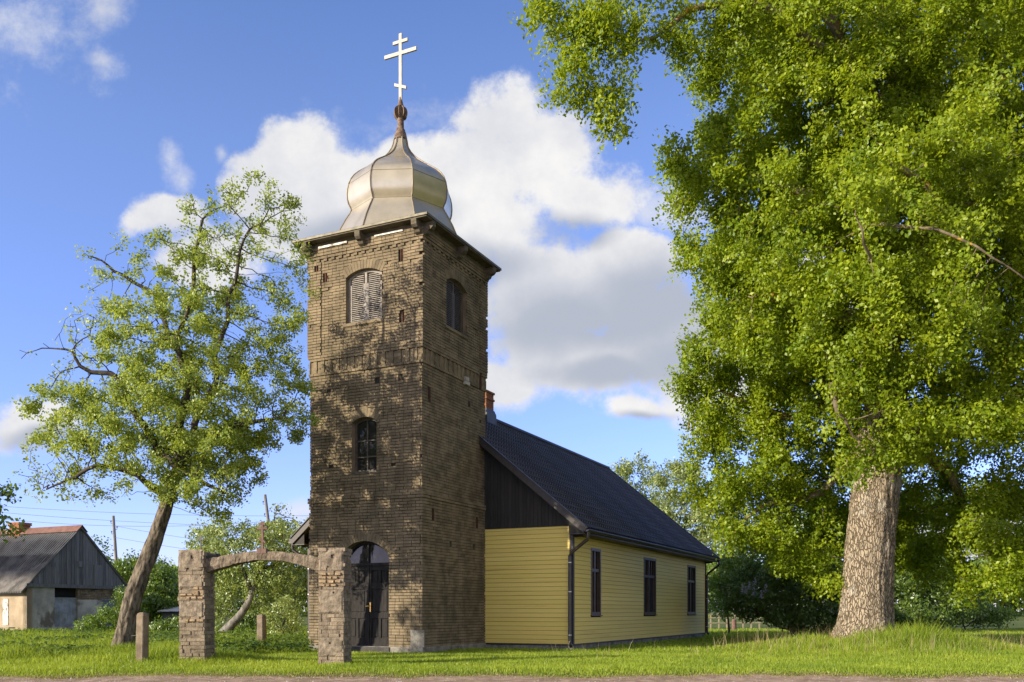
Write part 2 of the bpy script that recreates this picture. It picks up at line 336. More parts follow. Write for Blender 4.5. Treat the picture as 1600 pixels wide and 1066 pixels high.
mr = mat('gravel road', (0.2, 0.14, 0.095), (0.4, 0.3, 0.22), 5, 0.95, 0.8, 40, spec=0.15, c3=(0.2, 0.155, 0.09), s3=0.9, t3=(0.5, 0.7), detail=10)
xs = np.unique(np.concatenate([np.arange(-40, 40.1, 0.25), np.geomspace(41, 400, 10), -np.geomspace(41, 400, 10)]))
e = 15.75 + 0.5 * (vnoise(xs, xs * 0, 0.7, 1) - 0.5) + 0.3 * (vnoise(xs, xs * 0, 3.1, 2) - 0.5)
rows = [-6, 0, 6, 10, 13, 14.2, 14.9]
V = []
for y in rows: V += [(x, y, float(gz(x, y)) + 0.005) for x in xs]
V += [(x, ee, float(gz(x, ee)) + 0.005) for x, ee in zip(xs, e)]
idx = np.arange(len(V)).reshape(len(rows) + 1, len(xs))
Fq = np.stack([idx[:-1, :-1].ravel(), idx[:-1, 1:].ravel(), idx[1:, 1:].ravel(), idx[1:, :-1].ravel()], 1)
tag(npmesh('road', V, Fq, mr), 'pinkish gravel road along the bottom of the view', 'road', kind='structure')

# ------------------------------------------------------------------ the church
church = empty('church', (-0.0987 * 24, 24.0, 0.0), R(-25.5))
tag(church, 'brick tower church with onion dome and yellow boarded nave', 'church')
class Plane:
    def __init__(s, o, sd, nd): s.o = Vector(o); s.s = Vector(sd); s.n = Vector(nd)
    def __call__(s, a, z, d=0.0): return s.o + s.s * a + Vector((0, 0, z)) + s.n * d
    def box(s, mb, a0, a1, z0, z1, d0, d1, tint=0.5):
        mb.hexa([s(a0, z0, d0), s(a1, z0, d0), s(a1, z0, d1), s(a0, z0, d1), s(a0, z1, d0), s(a1, z1, d0), s(a1, z1, d1), s(a0, z1, d1)], tint)
TW, TH = 3.6, 11.08
PF = Plane((-TW, 0, 0), (1, 0, 0), (0, -1, 0)); PR = Plane((0, 0, 0), (0, 1, 0), (1, 0, 0))
PB = Plane((0, TW, 0), (-1, 0, 0), (0, 1, 0)); PL = Plane((-TW, TW, 0), (0, -1, 0), (-1, 0, 0))
class Arch:
    def __init__(s, c, w, z0, zs, zt):
        s.c, s.w, s.z0, s.zs, s.zt = c, w, z0, zs, zt
        h = zt - zs; s.R = (w * w / 4 + h * h) / (2 * h); s.zc = zt - s.R
    def hw(s, z, grow=0.0):
        if z < s.z0: return -1
        if z <= s.zs: return s.w / 2 if z < s.zs - 0.02 or grow == 0 else s.w / 2 + grow * 0.9
        q = (s.R + grow) ** 2 - (z - s.zc) ** 2
        return min(math.sqrt(q), s.w / 2 + grow * 0.9) if q > 0 else -1
    def outline(s, inset=0.0, n=14):
        w = s.w / 2 - inset; Rr = s.R - inset
        zs = s.zc + math.sqrt(max(Rr * Rr - w * w, 0))
        pts = [(s.c - w, s.z0 + inset), (s.c + w, s.z0 + inset), (s.c + w, zs)]
        a = math.asin(min(1, w / Rr))
        for k in range(1, n): 
            t = a - 2 * a * k / n; pts.append((s.c + Rr * math.sin(t), s.zc + Rr * math.cos(t)))
        pts.append((s.c - w, zs)); return pts
def ring(mb, P, outer, inner, d0, d1):
    n = len(outer)
    for i in range(n):
        j = (i + 1) % n
        a, b, c_, d_ = outer[i], outer[j], inner[j], inner[i]
        mb.hexa([P(*a, d0), P(*b, d0), P(*c_, d0), P(*d_, d0), P(*a, d1), P(*b, d1), P(*c_, d1), P(*d_, d1)])
def solid(mb, P, pts, d0, d1):
    mb.poly([P(*p, d1) for p in pts]); mb.poly([P(*p, d0) for p in pts][::-1])
    for i in range(len(pts)):
        a, b = pts[i], pts[(i + 1) % len(pts)]; mb.poly([P(*a, d0), P(*b, d0), P(*b, d1), P(*a, d1)])
def subtract(iv, holes):
    out = [iv]
    for (h0, h1) in holes:
        nxt = []
        for (a, b) in out:
            if h1 <= a or h0 >= b: nxt.append((a, b)); continue
            if h0 - a > 0.02: nxt.append((a, h0))
            if b - h1 > 0.02: nxt.append((h1, b))
        out = nxt
    return out
louv_F = Arch(1.80, 1.16, 8.84, 10.10, 10.27); win_F = Arch(1.80, 0.80, 4.78, 6.13, 6.26); door_F = Arch(1.80, 1.60, 0.04, 2.48, 2.9)
louv_R = Arch(1.80, 1.16, 8.84, 10.10, 10.27)
slots_F = [(2.98, 10.28, 10.60), (3.02, 8.62, 8.94), (0.52, 10.10, 10.38), (0.24, 10.42, 10.62)]
slots_R = [(3.25, 7.55, 8.05), (0.36, 6.6, 6.98), (0.52, 3.42, 3.76), (3.05, 3.42, 3.76)]
putlogs_F = [(0.62, 7.1), (2.2, 7.2), (2.95, 7.2), (0.7, 5.0), (2.72, 4.9)]
putlogs_R = [(1.5, 2.86), (2.85, 2.86), (2.6, 6.95), (3.3, 6.6)]
def off(a, z, panel):
    o = 0.0
    if z < 3.95: o = 0.02
    elif z < 4.12: o = 0.05
    if z >= 7.55: o = 0.03
    if 7.92 <= z < 8.06: o = 0.045
    if panel and z > 8.06:
        if a < 0.40 or a > TW - 0.40 or z > 10.66: o = 0.055
        if z > 10.82: o = 0.075
    return o
core = MB(); bk = MB()
CH = 0.0805
def do_face(P, holes, slots, putlogs, panel, seed):
    rnd = random.Random(seed)
    z = -0.15
    while z < TH - 1e-6:                                           # backing wall, cut to the openings
        z1 = min(z + 0.0201, TH); zm = (z + z1) / 2
        if not any(h.z0 - 0.03 < zm < h.zt + 0.03 for h in holes): 
            nz_ = min([h.z0 - 0.03 for h in holes if h.z0 - 0.03 > zm] + [TH]); z1 = max(z1, nz_)
        hs_ = [(h.c - h.hw(zm), h.c + h.hw(zm)) for h in holes if h.hw(zm) > 0]
        for (a, b) in subtract((0, TW), hs_): core.poly([P(a, z), P(b, z), P(b, z1), P(a, z1)])
        z = z1
    for h in holes:                                                # reveals
        pts = h.outline()
        for i in range(len(pts)):
            a, b = pts[i], pts[(i + 1) % len(pts)]
            bk.poly([P(*a, 0.03), P(*b, 0.03), P(*b, -0.30), P(*a, -0.30)], 0.45)
        n = max(7, int(2 * math.asin(h.w / 2 / h.R) * h.R / 0.085)); a = math.asin(h.w / 2 / h.R) * 1.0     # arch ring of bricks on edge
        for k in range(n):
            t0 = -a + 2 * a * (k + 0.05) / n; t1 = -a + 2 * a * (k + 0.95) / n; d = 0.026 + rnd.random() * 0.003 + off(h.c, h.zt, False); ro = h.R + 0.24 + rnd.uniform(-.01, .01)
            q = lambda r, t: (h.c + r * math.sin(t), h.zc + r * math.cos(t))
            p = [q(h.R, t0), q(h.R, t1), q(ro, t1), q(ro, t0)]
            bk.hexa([P(*x, -0.02) for x in p] + [P(*x, d) for x in p], rnd.uniform(0.2, 0.7))
    row = 0; z = -0.12
    while z + CH <= TH:
        zm = z + CH / 2; dent = None
        if panel:
            if 10.66 <= zm < 10.74: dent = 'd'
            if 7.62 <= zm < 7.90: dent = 's'
        hs_ = []
        for h in holes:
            g = 0.0
            w = max(h.hw(zm, g), h.hw(z + 0.002, g))
            if zm > h.zs + 0.0 and w > 0: pass
            if w > 0: hs_.append((h.c - w - 0.004, h.c + w + 0.004))
        hs_ += [(c - 0.075, c + 0.075) for (c, a, b) in slots if a < zm < b]
        hs_ += [(c - 0.07, c + 0.07) for (c, b) in putlogs if abs(zm - b) < 0.06]
        x = -0.26 + (0.13 if row % 2 else 0.0) + rnd.uniform(-.012, .012)
        rowt = rnd.uniform(-0.08, 0.08)
        while x < TW:
            wd = 0.125 if rnd.random() < 0.13 else 0.255
            if dent: wd = 0.125
            a, b = max(x + 0.0065, 0.0), min(x + wd - 0.0065, TW)
            if b - a > 0.03:
                pcs = []
                for (p, q) in subtract((a, b), hs_):                # bricks break at the pilaster edges
                    for e_ in (0.40, TW - 0.40):
                        if panel and 8.06 < zm < 10.66 and p < e_ < q: pcs.append((p, e_)); p = e_
                    pcs.append((p, q))
                for (p, q) in pcs:
                    if q - p < 0.025: continue
                    o = off((p + q) / 2, zm, panel)
                    r = rnd.random()
                    d = o + 0.018 + rnd.random() * 0.004
                    if r < 0.010: d = max(0.002, d - 0.03)
                    if dent == 'd' and (int(round(x / 0.125)) % 2): d = 0.035
                    if dent == 's' and not (row == 0):
                        d = 0.046 if int(round(x / 0.125)) % 2 else 0.022
                    p2 = p - (o + .017 if p < 0.001 else 0); q2 = q + (o + .017 if q > TW - 0.001 else 0)
                    tn = min(1, max(0, rnd.gauss(0.52, 0.2) + rowt)); 
                    if rnd.random() < 0.07: tn *= 0.25
                    j = lambda: rnd.uniform(-.002, .002)
                    jz0, jz1 = z + 0.0075 + j(), z + CH - 0.0075 + j()
                    if dent == 's' and panel: jz0, jz1 = z - 0.001, z + CH + 0.001
                    i0, i1 = j(), j()
                    bk.hexa([P(p2, jz0, -.01), P(q2, jz0, -.01), P(q2, jz1, -.01), P(p2, jz1, -.01), P(p2, jz0 + j() * .5, d + i0), P(q2, jz0, d + i1), P(q2, jz1, d + i1), P(p2, jz1, d + i0 + j() * .5)], tn)
            x += wd
        z += CH; row += 1
    for (c, a, b) in slots:                                        # anchor slots with a reddish brick on edge between two gaps
        rb = MB(); P.box(rb, c - 0.016, c + 0.016, a, b, 0.0, off(c, (a + b) / 2, panel) + 0.012)
        P.box(rb, c + 0.05, c + 0.072, a, b, 0.0, off(c, (a + b) / 2, panel) + 0.01); rb.build('anchor_slot', M['rustbrick'], church)
do_face(PF, [louv_F, win_F, door_F], slots_F, putlogs_F, True, 1)
do_face(PR, [louv_R], slots_R, putlogs_R, True, 2)
do_face(PB, [], [], [], True, 3)
do_face(PL, [louv_R], slots_R, putlogs_R, True, 4)
core.build('tower_wall', M['mortar'], church)
bk.build('tower_brickwork', M['brick'], church)
pm = MB(); pm.box(-TW - 0.07, 0.075, -0.07, TW, -0.5, 0.05); pm.build('tower_plinth', M['stone'], church, bevel=0.02)
sp = MB(); PR.box(sp, 2.25, 2.50, 7.46, 7.56, 0.0, 0.1); sp.build('projecting_stone', M['palestone'], church); sp = MB(); PR.box(sp, 2.27, 2.48, 7.58, 7.68, 0.0, 0.09); sp.build('projecting_stone', M['palestone'], church)
st = MB(); PF.box(st, 3.28, 3.70, 0.04, 0.5, 0.0, 0.052); st.build('plaster_patch', M['stone'], church, bevel=0.01)

# tower windows, louvres and door
def louvre(P, A, name, mt='louvre'):
    fr = MB(); o = A.outline(0.0); i = A.outline(0.07); ring(fr, P, o, i, -0.16, -0.07)
    P.box(fr, A.c - 0.035, A.c + 0.035, A.z0 + 0.07, A.zt - 0.07, -0.16, -0.06)
    w = fr.build(name, M[mt], church)
    bkd = MB(); solid(bkd, P, A.outline(0.01), -0.29, -0.25); bkd.build('dark_backing', M['dark'], w)
    for s in (-1, 1):
        sh = MB(); a0, a1 = sorted((A.c + s * 0.036, A.c + s * (A.w / 2 - 0.07))); z = A.z0 + 0.09
        P.box(sh, a0, a0 + 0.045, A.z0 + 0.07, A.z0 + 0.07 + 1.0, -0.15, -0.065); P.box(sh, a1 - 0.045, a1, A.z0 + 0.07, A.z0 + 0.07 + 1.0, -0.15, -0.065)
        while z < A.zt - 0.1:
            e0, e1 = a0 + 0.045, a1 - 0.045
            xm = A.hw(z + 0.04) - 0.07
            if s < 0: e0 = max(e0, A.c - xm)
            else: e1 = min(e1, A.c + xm)
            if e1 > e0 + 0.03:
                sh.hexa([P(e0, z + 0.02, -.145), P(e1, z + 0.02, -.145), P(e1, z, -.075), P(e0, z, -.075), P(e0, z + 0.034, -.145), P(e1, z + 0.034, -.145), P(e1, z + 0.024, -.075), P(e0, z + 0.024, -.075)])
            z += 0.052
        sh.build('louvre_shutter', M[mt], w)
    sl_ = MB(); P.box(sl_, A.c - A.w / 2 - 0.08, A.c + A.w / 2 + 0.06, A.z0 - 0.075, A.z0 + 0.002, -0.1, 0.075); sl_.build('sill', M['brick'], w)
louvre(PF, louv_F, 'louvred_window'); louvre(PR, louv_R, 'louvred_window', 'frame'); louvre(PL, louv_R, 'louvred_window', 'frame')
A = win_F; fr = MB(); ring(fr, PF, A.outline(0.0), A.outline(0.065), -0.2, -0.12)
PF.box(fr, A.c - 0.02, A.c + 0.02, A.z0 + 0.06, A.zt - 0.06, -0.19, -0.13)
for z in (A.z0 + 0.42, A.z0 + 0.86): PF.box(fr, A.c - A.w / 2 + 0.06, A.c + A.w / 2 - 0.06, z - 0.018, z + 0.018, -0.19, -0.128)
w = fr.build('arched_window', M['frame'], church)
pn = MB(); solid(pn, PF, A.outline(0.03), -0.175, -0.165); pn.build('pane', M['glass2'], w)
sl_ = MB(); PF.box(sl_, A.c - A.w / 2 - 0.02, A.c + A.w / 2 + 0.02, A.z0 - 0.05, A.z0 + 0.01, -0.15, 0.03); sl_.build('sill', M['frame'], w)
A = door_F; fr = MB(); o = A.outline(0.0); i = A.outline(0.07); ring(fr, PF, o, i, -0.27, -0.15)
PF.box(fr, A.c - 0.72, A.c + 0.72, 2.235, 2.31, -0.26, -0.145); PF.box(fr, A.c - 0.03, A.c + 0.03, 2.31, 2.83, -0.25, -0.16)
dr = fr.build('entrance_door', M['door'], church)
for s in (-1, 1):
    lf = MB(); a0, a1 = sorted((A.c + s * 0.004, A.c + s * 0.73)); x0, x1 = a0 + 0.1, a1 - 0.1
    PF.box(lf, a0, a1, 0.06, 2.234, -0.25, -0.205)
    PF.box(lf, a0, x0, 0.06, 2.234, -0.205, -0.175); PF.box(lf, x1, a1, 0.06, 2.234, -0.205, -0.175)
    for (z0, z1) in ((0.06, 0.27), (0.80, 0.95), (1.60, 1.76), (2.11, 2.234)): PF.box(lf, x0, x1, z0, z1, -0.205, -0.1755)
    xm = (x0 + x1) / 2
    for (z0, z1) in ((0.27, 0.80), (1.76, 2.11)):
        PF.box(lf, xm - 0.04, xm + 0.04, z0, z1, -0.205, -0.176)
        for (p, q) in ((x0, xm - 0.04), (xm + 0.04, x1)): PF.box(lf, p + 0.035, q - 0.035, z0 + 0.035, z1 - 0.035, -0.205, -0.19)
    PF.box(lf, x0 + 0.04, x1 - 0.04, 0.99, 1.56, -0.205, -0.188)
    if s > 0: PF.box(lf, a0 - 0.035, a0 + 0.035, 0.06, 2.23, -0.175, -0.155)
    lf.build('door_leaf', M['door'], dr, bevel=0.006)
    pn = MB(); q = [p for p in A.outline(0.06) if (p[0] - A.c) * s > 0.001]
    q = sorted(q, key=lambda p: p[0] * s); q = [p for p in q if p[1] > 2.2]
    pts = [(A.c + s * 0.02, 2.3), (A.c + s * 0.74, 2.3)] + sorted(q, key=lambda p: -p[0] * s) + [(A.c + s * 0.02, 2.84)]
    solid(pn, PF, pts, -0.215, -0.205); pn.build('transom_pane', M['glass2'], dr)
hd = MB(); PF.box(hd, A.c + 0.05, A.c + 0.085, 0.98, 1.24, -0.175, -0.163); hd.tube([PF(A.c + 0.067, 1.14, -0.165), PF(A.c + 0.067, 1.14, -0.11), PF(A.c - 0.03, 1.135, -0.105)], 0.011, 8)
hd.build('handle', M['brass'], dr)
ds = MB(); PF.box(ds, A.c - 0.85, A.c + 0.85, -0.2, 0.04, -0.3, 0.1); ds.build('doorstep', M['rock'], church, bevel=0.015)

# tower eaves, brackets, roof, dome, cross
OV = 0.35
fz = MB()
for P in (PF, PR, PB, PL): P.box(fz, -0.02, TW + 0.02, TH - 0.02, TH + 0.10, -0.05, 0.09)
fz.build('eave_board', M['weathered'], church)
wb = MB(); PF.box(wb, 0.35, 1.30, TH - 0.06, TH - 0.005, 0.1, 0.135); wb.build('white_batten', M['whiteboard'], church)
wb = MB(); PF.box(wb, 2.2, 3.1, TH - 0.05, TH - 0.01, 0.1, 0.13); wb.build('white_batten', M['whiteboard'], church)
br = []
for P in (PF, PR, PB, PL):
    for a in (0.03, 1.8, TW - 0.03):
        b = MB(); prof = [(-.02, TH + .09), (-.02, TH - .22), (.06, TH - .22), (.12, TH - .19), (.17, TH - .12), (.24, TH - .1), (.30, TH - .04), (.31, TH + .09)]
        for s in range(len(prof) - 0):
            pass
        n = len(prof)
        lo = [P(a - .08, z, d + 0.06) for d, z in prof]; hi = [P(a + .08, z, d + 0.06) for d, z in prof]
        b.poly(lo); b.poly(hi[::-1])
        for k in range(n): b.poly([lo[k], lo[(k + 1) % n], hi[(k + 1) % n], hi[k]])
        b.build('eave_bracket', M['weathered'], church, bevel=0.008)
tr = MB(); a = OV; z0 = TH + 0.10
tr.box(-TW - a, a, -a, TW + a, z0, z0 + 0.035); tr.build('eave_soffit', M['weathered'], church)
tr = MB(); tr.box(-TW - a - .03, a + .03, -a - .03, TW + a + .03, z0 + 0.037, z0 + 0.095)
cx, cy = -TW / 2, TW / 2
b4 = [(-TW - a - .03, -a - .03), (a + .03, -a - .03), (a + .03, TW + a + .03), (-TW - a - .03, TW + a + .03)]
for k in range(4):
    p, q = b4[k], b4[(k + 1) % 4]; tr.poly([(*p, z0 + .098), (*q, z0 + .098), (cx, cy, z0 + 0.62)])
tr.build('tower_roof', M['eave'], church)
prof = [(1.95, 11.28), (1.83, 11.55), (1.71, 11.82), (1.57, 12.08), (1.46, 12.26), (1.41, 12.37), (1.435, 12.44), (1.49, 12.54), (1.52, 12.66), (1.53, 12.8), (1.52, 12.95), (1.49, 13.1), (1.43, 13.25), (1.33, 13.39), (1.20, 13.51), (1.05, 13.615), (0.89, 13.72), (0.73, 13.83), (0.58, 13.945), (0.45, 14.06), (0.345, 14.18), (0.265, 14.31), (0.21, 14.45), (0.18, 14.62)]
dm = MB(); dm.lathe(prof, 8, (cx, cy)); dome = dm.build('onion_dome', M['dome'], church)
# smooth vertically, creased along the eight seams
me = dome.data; me.polygons.foreach_set('use_smooth', np.ones(len(me.polygons), dtype=bool)); me.set_sharp_from_angle(angle=R(35))
for k in range(8):
    an = 2 * math.pi * k / 8; sm = MB()
    sm.tube([(cx + (r + 0.006) * math.cos(an), cy + (r + 0.006) * math.sin(an), z) for r, z in prof], 0.021, 6); sm.build('standing_seam', M['seam'], dome, smooth=True)
for z, r in ((12.37, 1.41), (13.1, 1.49), (13.72, .89)):
    sm = MB(); sm.tube([(cx + (r + .002) * math.cos(2 * math.pi * k / 8), cy + (r + .002) * math.sin(2 * math.pi * k / 8), z) for k in range(9)], 0.006, 5); sm.build('cross_seam', M['seam'], dome)
sp = MB(); sp.lathe([(0.2, 14.6), (0.17, 14.75), (0.125, 14.9), (0.10, 14.93), (0.095, 15.22), (0.0, 15.23)], 16, (cx, cy)); sp.build('spire_tube', M['rust'], church, smooth=True)
sp = MB()
for k in range(8):                                                 # openwork rusty ball of eight fins
    an = 2 * math.pi * k / 8 + 0.3; pts = []
    for t in np.linspace(-1, 1, 11): pts.append((0.08 + 0.125 * math.sqrt(max(0, 1 - t * t)), 15.38 + 0.19 * t))
    c, s = math.cos(an), math.sin(an); pr = Vector((-s, c, 0)) * 0.011
    for p, q in zip(pts[:-1], pts[1:]):
        A_ = [Vector((cx + 0.03 * c, cy + 0.03 * s, p[1])), Vector((cx + p[0] * c, cy + p[0] * s, p[1])), Vector((cx + q[0] * c, cy + q[0] * s, q[1])), Vector((cx + 0.03 * c, cy + 0.03 * s, q[1]))]
        sp.hexa([v - pr for v in A_] + [v + pr for v in A_])
sp.lathe([(0.07, 15.2), (0.1, 15.38), (0.07, 15.56), (0.1, 15.58), (0.075, 15.64), (0.03, 15.85), (0, 15.86)], 12, (cx, cy)); sp.build('finial_ball', M['rust'], church)
cr = MB(); tz = 0.05
cr.box(cx - .048, cx + .048, cy - tz / 2, cy + tz / 2, 15.6, 17.68); cr.box(cx - .54, cx + .54, cy - tz / 2 - .004, cy + tz / 2 + .004, 17.06, 17.165)
cr.box(cx - .25, cx + .25, cy - tz / 2 - .004, cy + tz / 2 + .004, 17.40, 17.49)
cr.hexa([(cx - .2, cy - .03, 16.11 + .085), (cx + .2, cy - .03, 16.11 - .085), (cx + .2, cy + .03, 16.11 - .085), (cx - .2, cy + .03, 16.11 + .085), (cx - .2, cy - .03, 16.2 + .085), (cx + .2, cy - .03, 16.2 - .085), (cx + .2, cy + .03, 16.2 - .085), (cx - .2, cy + .03, 16.2 + .085)])
cr.build('cross', M['crossmetal'], church, bevel=0.005)

# nave
HX0, HX1, HY0, HL = -6.4, 2.8, 3.6, 15.74; HY1 = HY0 + HL
EZ, SZ = 3.46, 0.06                         # gable boarding starts / siding bottom
RZ, SL = 7.6, 0.835                         # ridge height, roof slope
def roofz(x): return RZ - SL * abs(x + 1.8)
HP = {'front_r': (Plane((0, HY0, 0), (1, 0, 0), (0, -1, 0)), HX1), 'front_l': (Plane((HX0, HY0, 0), (1, 0, 0), (0, -1, 0)), -TW - HX0),
      'right': (Plane((HX1, HY0, 0), (0, 1, 0), (1, 0, 0)), HL), 'left': (Plane((HX0, HY1, 0), (0, -1, 0), (-1, 0, 0)), HL), 'back': (Plane((HX1, HY1, 0), (-1, 0, 0), (0, 1, 0)), HX1 - HX0)}
WZ0, WZ1 = 0.88, 2.90
wins = [(1.47, 2.33), (6.73, 8.22), (12.68, 14.05)]
sb = MB(); hc = MB(); rnd = random.Random(5)
for key, (P, wd) in HP.items():
    ops = wins if key == 'right' else ([(HL - b, HL - a) for a, b in wins] if key == 'left' else [])
    top = EZ if key in ('front_r', 'front_l', 'back') else 3.62
    for z0, z1, full in ((-0.02, WZ0, True), (WZ0, WZ1, False), (WZ1, top, True)):
        for (a, b) in subtract((0, wd), [] if full else ops): hc.poly([P(a, z0, -.002), P(b, z0, -.002), P(b, z1, -.002), P(a, z1, -.002)])
    z = SZ
    while z < top - 0.03:
        z1 = min(z + 0.127, top); zm = (z + z1) / 2
        for (a, b) in subtract((0.0, wd), ops if WZ0 < zm < WZ1 else []):
            cuts = [a, b] if b - a < 5 else [a, a + rnd.uniform(0.3, 0.7) * (b - a), b]
            for p, q in zip(cuts[:-1], cuts[1:]):
                t = min(1, max(0, rnd.gauss(.5, .22)))
                sb.hexa([P(p, z, 0), P(q, z, 0), P(q, z, .028), P(p, z, .028), P(p, z1 - .008, 0), P(q, z1 - .008, 0), P(q, z1 - .008, .021), P(p, z1 - .008, .021)], t)
        z += 0.127
hc.build('nave_wall', M['dark'], church); sb.build('nave_siding', M['siding'], church)
pl = MB(); pl.box(HX0 - .03, -TW - 0.06, HY0 - .03, HY1 + .03, -.6, SZ - .045); pl.build('nave_plinth', M['stone'], church, bevel=0.01); pl = MB(); pl.box(.06, HX1 + .03, HY0 - .03, HY1 + .03, -.6, SZ - .045); pl.build('nave_plinth', M['stone'], church, bevel=0.01)
tb = MB()
for key, (P, wd) in HP.items(): P.box(tb, -0.03, wd + 0.03, SZ - .045, SZ - .002, 0, .05)
tb.build('sill_board', M['trim'], church)
for (P, y) in ((Plane((HX0, HY0, 0), (1, 0, 0), (0, -1, 0)), 0), (Plane((HX1, HY1, 0), (-1, 0, 0), (0, 1, 0)), 1)):
    gb = MB(); x = -0.35; W_ = HX1 - HX0
    while x < W_ + 0.35:
        x1 = min(x + 0.118, W_ + 0.35)
        def rzz(xx): return roofz((HX0 + xx) if y == 0 else (HX1 - xx)) - 0.12
        for z0_ in (EZ - 0.03,):
            za, zb = rzz(x), rzz(x1)
            lo = EZ - 0.03 if -0.02 < x < W_ else 3.1
            if max(za, zb) > lo + 0.02:
                za, zb = max(za, lo + .005), max(zb, lo + .005)
                d = 0.04 + rnd.choice((0, .004))
                gb.hexa([P(x + .003, lo, .0), P(x1 - .003, lo, .0), P(x1 - .003, lo, d), P(x + .003, lo, d), P(x + .003, za, .0), P(x1 - .003, zb, .0), P(x1 - .003, zb, d), P(x + .003, za, d)], rnd.random())
        x = x1
    gb.build('gable_boarding', M['gable'], church)
for yb in (HY0 - .0, HY1):
    gk = MB(); gk.poly([(HX0, yb, EZ - .02), (HX1, yb, EZ - .02), (HX1, yb, roofz(HX1) - .1), (-1.8, yb, RZ - .1), (HX0, yb, roofz(HX0) - .1)])
    gk.build('gable_backing', M['dark'], church)
# roof: pressed metal tiles
OVF, OVS = 0.35, 0.55
for sgn in (1, -1):
    y0, y1 = HY0 - OVF, HY1 + OVF
    nu = int((y1 - y0) / 0.185) * 6 if sgn > 0 else 8
    tt = []
    Ls = (HX1 + 1.8 + OVS); rows_ = 19
    for k in range(rows_):
        tt += [(k / rows_ * Ls, 0.036, k), ((k + .5) / rows_ * Ls, 0.02, k), ((k + .97) / rows_ * Ls, 0.004, k)]
    us = np.linspace(y0, y1, nu + 1); V = []
    nrm = Vector((SL * sgn, 0, 1)).normalized()
    for (d, h, k) in tt[::-1]:
        pass
    for (d, h, k) in tt:                                           # d: distance from the ridge; each course steps down at its lower end
        hh = 0.004 + (d / Ls * rows_ - k) * 0.055
        for u in us:
            wv_ = 0.022 * math.cos(2 * math.pi * (u - y0) / 0.185) if sgn > 0 else 0
            lift = hh + wv_
            V.append((-1.8 + sgn * d + nrm.x * lift, u, RZ - SL * d + nrm.z * lift))
    idx = np.arange(len(V)).reshape(len(tt), nu + 1)
    Fq = np.stack([idx[:-1, :-1].ravel(), idx[:-1, 1:].ravel(), idx[1:, 1:].ravel(), idx[1:, :-1].ravel()], 1)
    npmesh('nave_roof', V, Fq, M['roofmetal'], church, smooth=False)
    un = MB(); xe = -1.8 + sgn * (Ls - .02)
    un.hexa([(-1.8, y0 + .02, RZ - .12), (xe, y0 + .02, roofz(xe) - .12), (xe, y1 - .02, roofz(xe) - .12), (-1.8, y1 - .02, RZ - .12),
             (-1.8, y0 + .02, RZ - .03), (xe, y0 + .02, roofz(xe) - .03), (xe, y1 - .02, roofz(xe) - .03), (-1.8, y1 - .02, RZ - .03)])
    un.build('roof_underside', M['trim'], church)
    for y in (y0, y1):                                             # verge boards
        vb = MB()
        xe2 = -1.8 + sgn * Ls
        vb.bar((-1.8, y, RZ - .04), (xe2, y, roofz(xe2) - .04), 0.06, 0.2)
        vb.bar((-1.8, y, RZ + .075), (xe2, y, roofz(xe2) + .075), 0.13, 0.02)
        vb.build('verge_board', M['trim'], church)
    fb = MB(); xw = HX1 + .03 if sgn > 0 else HX0 - .03; xe = -1.8 + sgn * (Ls - .03)
    fb.box(min(xw, xe), max(xw, xe), y0 + .03, y1 - .03, 3.16, 3.19); fb.build('eave_soffit', M['trim'], church)
    gt = MB(); gx = -1.8 + sgn * (Ls + .03); gzv = roofz(-1.8 + sgn * Ls) - .02
    n = 10; prof = [(gx + .065 * math.cos(math.pi + math.pi * k / n), gzv + .065 * math.sin(math.pi + math.pi * k / n)) for k in range(n + 1)]
    prof2 = [(gx + .057 * math.cos(math.pi + math.pi * k / n), gzv + .057 * math.sin(math.pi + math.pi * k / n)) for k in range(n + 1)]
    for k in range(n):
        for pr in (prof, prof2):
            (a0, b0), (a1, b1) = pr[k], pr[k + 1]; gt.poly([(a0, y0 + .0, b0), (a0, y1 - .0, b0), (a1, y1, b1), (a1, y0, b1)])
    for ye in (y0, y1): gt.poly([(p[0], ye, p[1]) for p in prof])
    gt.tube([(prof[-1][0], y0, prof[-1][1]), (prof[-1][0], y1, prof[-1][1])], .009, 6); gt.tube([(prof[0][0], y0, prof[0][1]), (prof[0][0], y1, prof[0][1])], .009, 6)
    gt.build('gutter', M['pipe'], church, smooth=True)
    for yc, dirn in ((y0 + .12, 1), (y1 - .12, -1)):
        xw = (HX1 + .1) if sgn > 0 else (HX0 - .1); yw = HY0 - .02 if dirn > 0 else HY1 + 0.02
        if dirn > 0: xw -= 0.12 * sgn; yw = HY0 - .12
        dp = MB(); dp.tube([(gx, yc, gzv - .03), (gx, yc, gzv - .2), (gx - .03 * sgn, yc, gzv - .28), (xw + .05 * sgn, yw, gzv - .62), (xw, yw, gzv - .72), (xw, yw, .16), (xw + .03, yw - .03, .06), (xw + .08, yw - .1, .0)], .05, 12)
        dp.tube([(gx, yc, gzv - .0), (gx, yc, gzv - .07)], [.075, .055], 12)
        d = dp.build('downpipe', M['pipe'], church, smooth=True)
        for z in (gzv - .9, 1.55, .32):
            cl = MB(); cl.tube([(xw, yw, z - .012), (xw, yw, z + .012)], .056, 12); cl.build('pipe_clip', M['clip'], d)
for (x, y) in ((HX1 + .025, HY0 - .02), (HX0 - .025, HY0 - .02), (HX1 + .025, HY1 + .02), (HX0 - .025, HY1 + .02)): cb_ = MB(); cb_.box(x - .08, x + .03, y - .03, y + .08, SZ - .04, 3.3); cb_.build('corner_board', M['trim'], church)
rc = MB(); rc.tube([(-1.8, HY0 - .37, RZ + .045), (-1.8, HY1 + .37, RZ + .045)], .085, 10); rc.build('ridge_cap', M['roofmetal'], church, smooth=True)
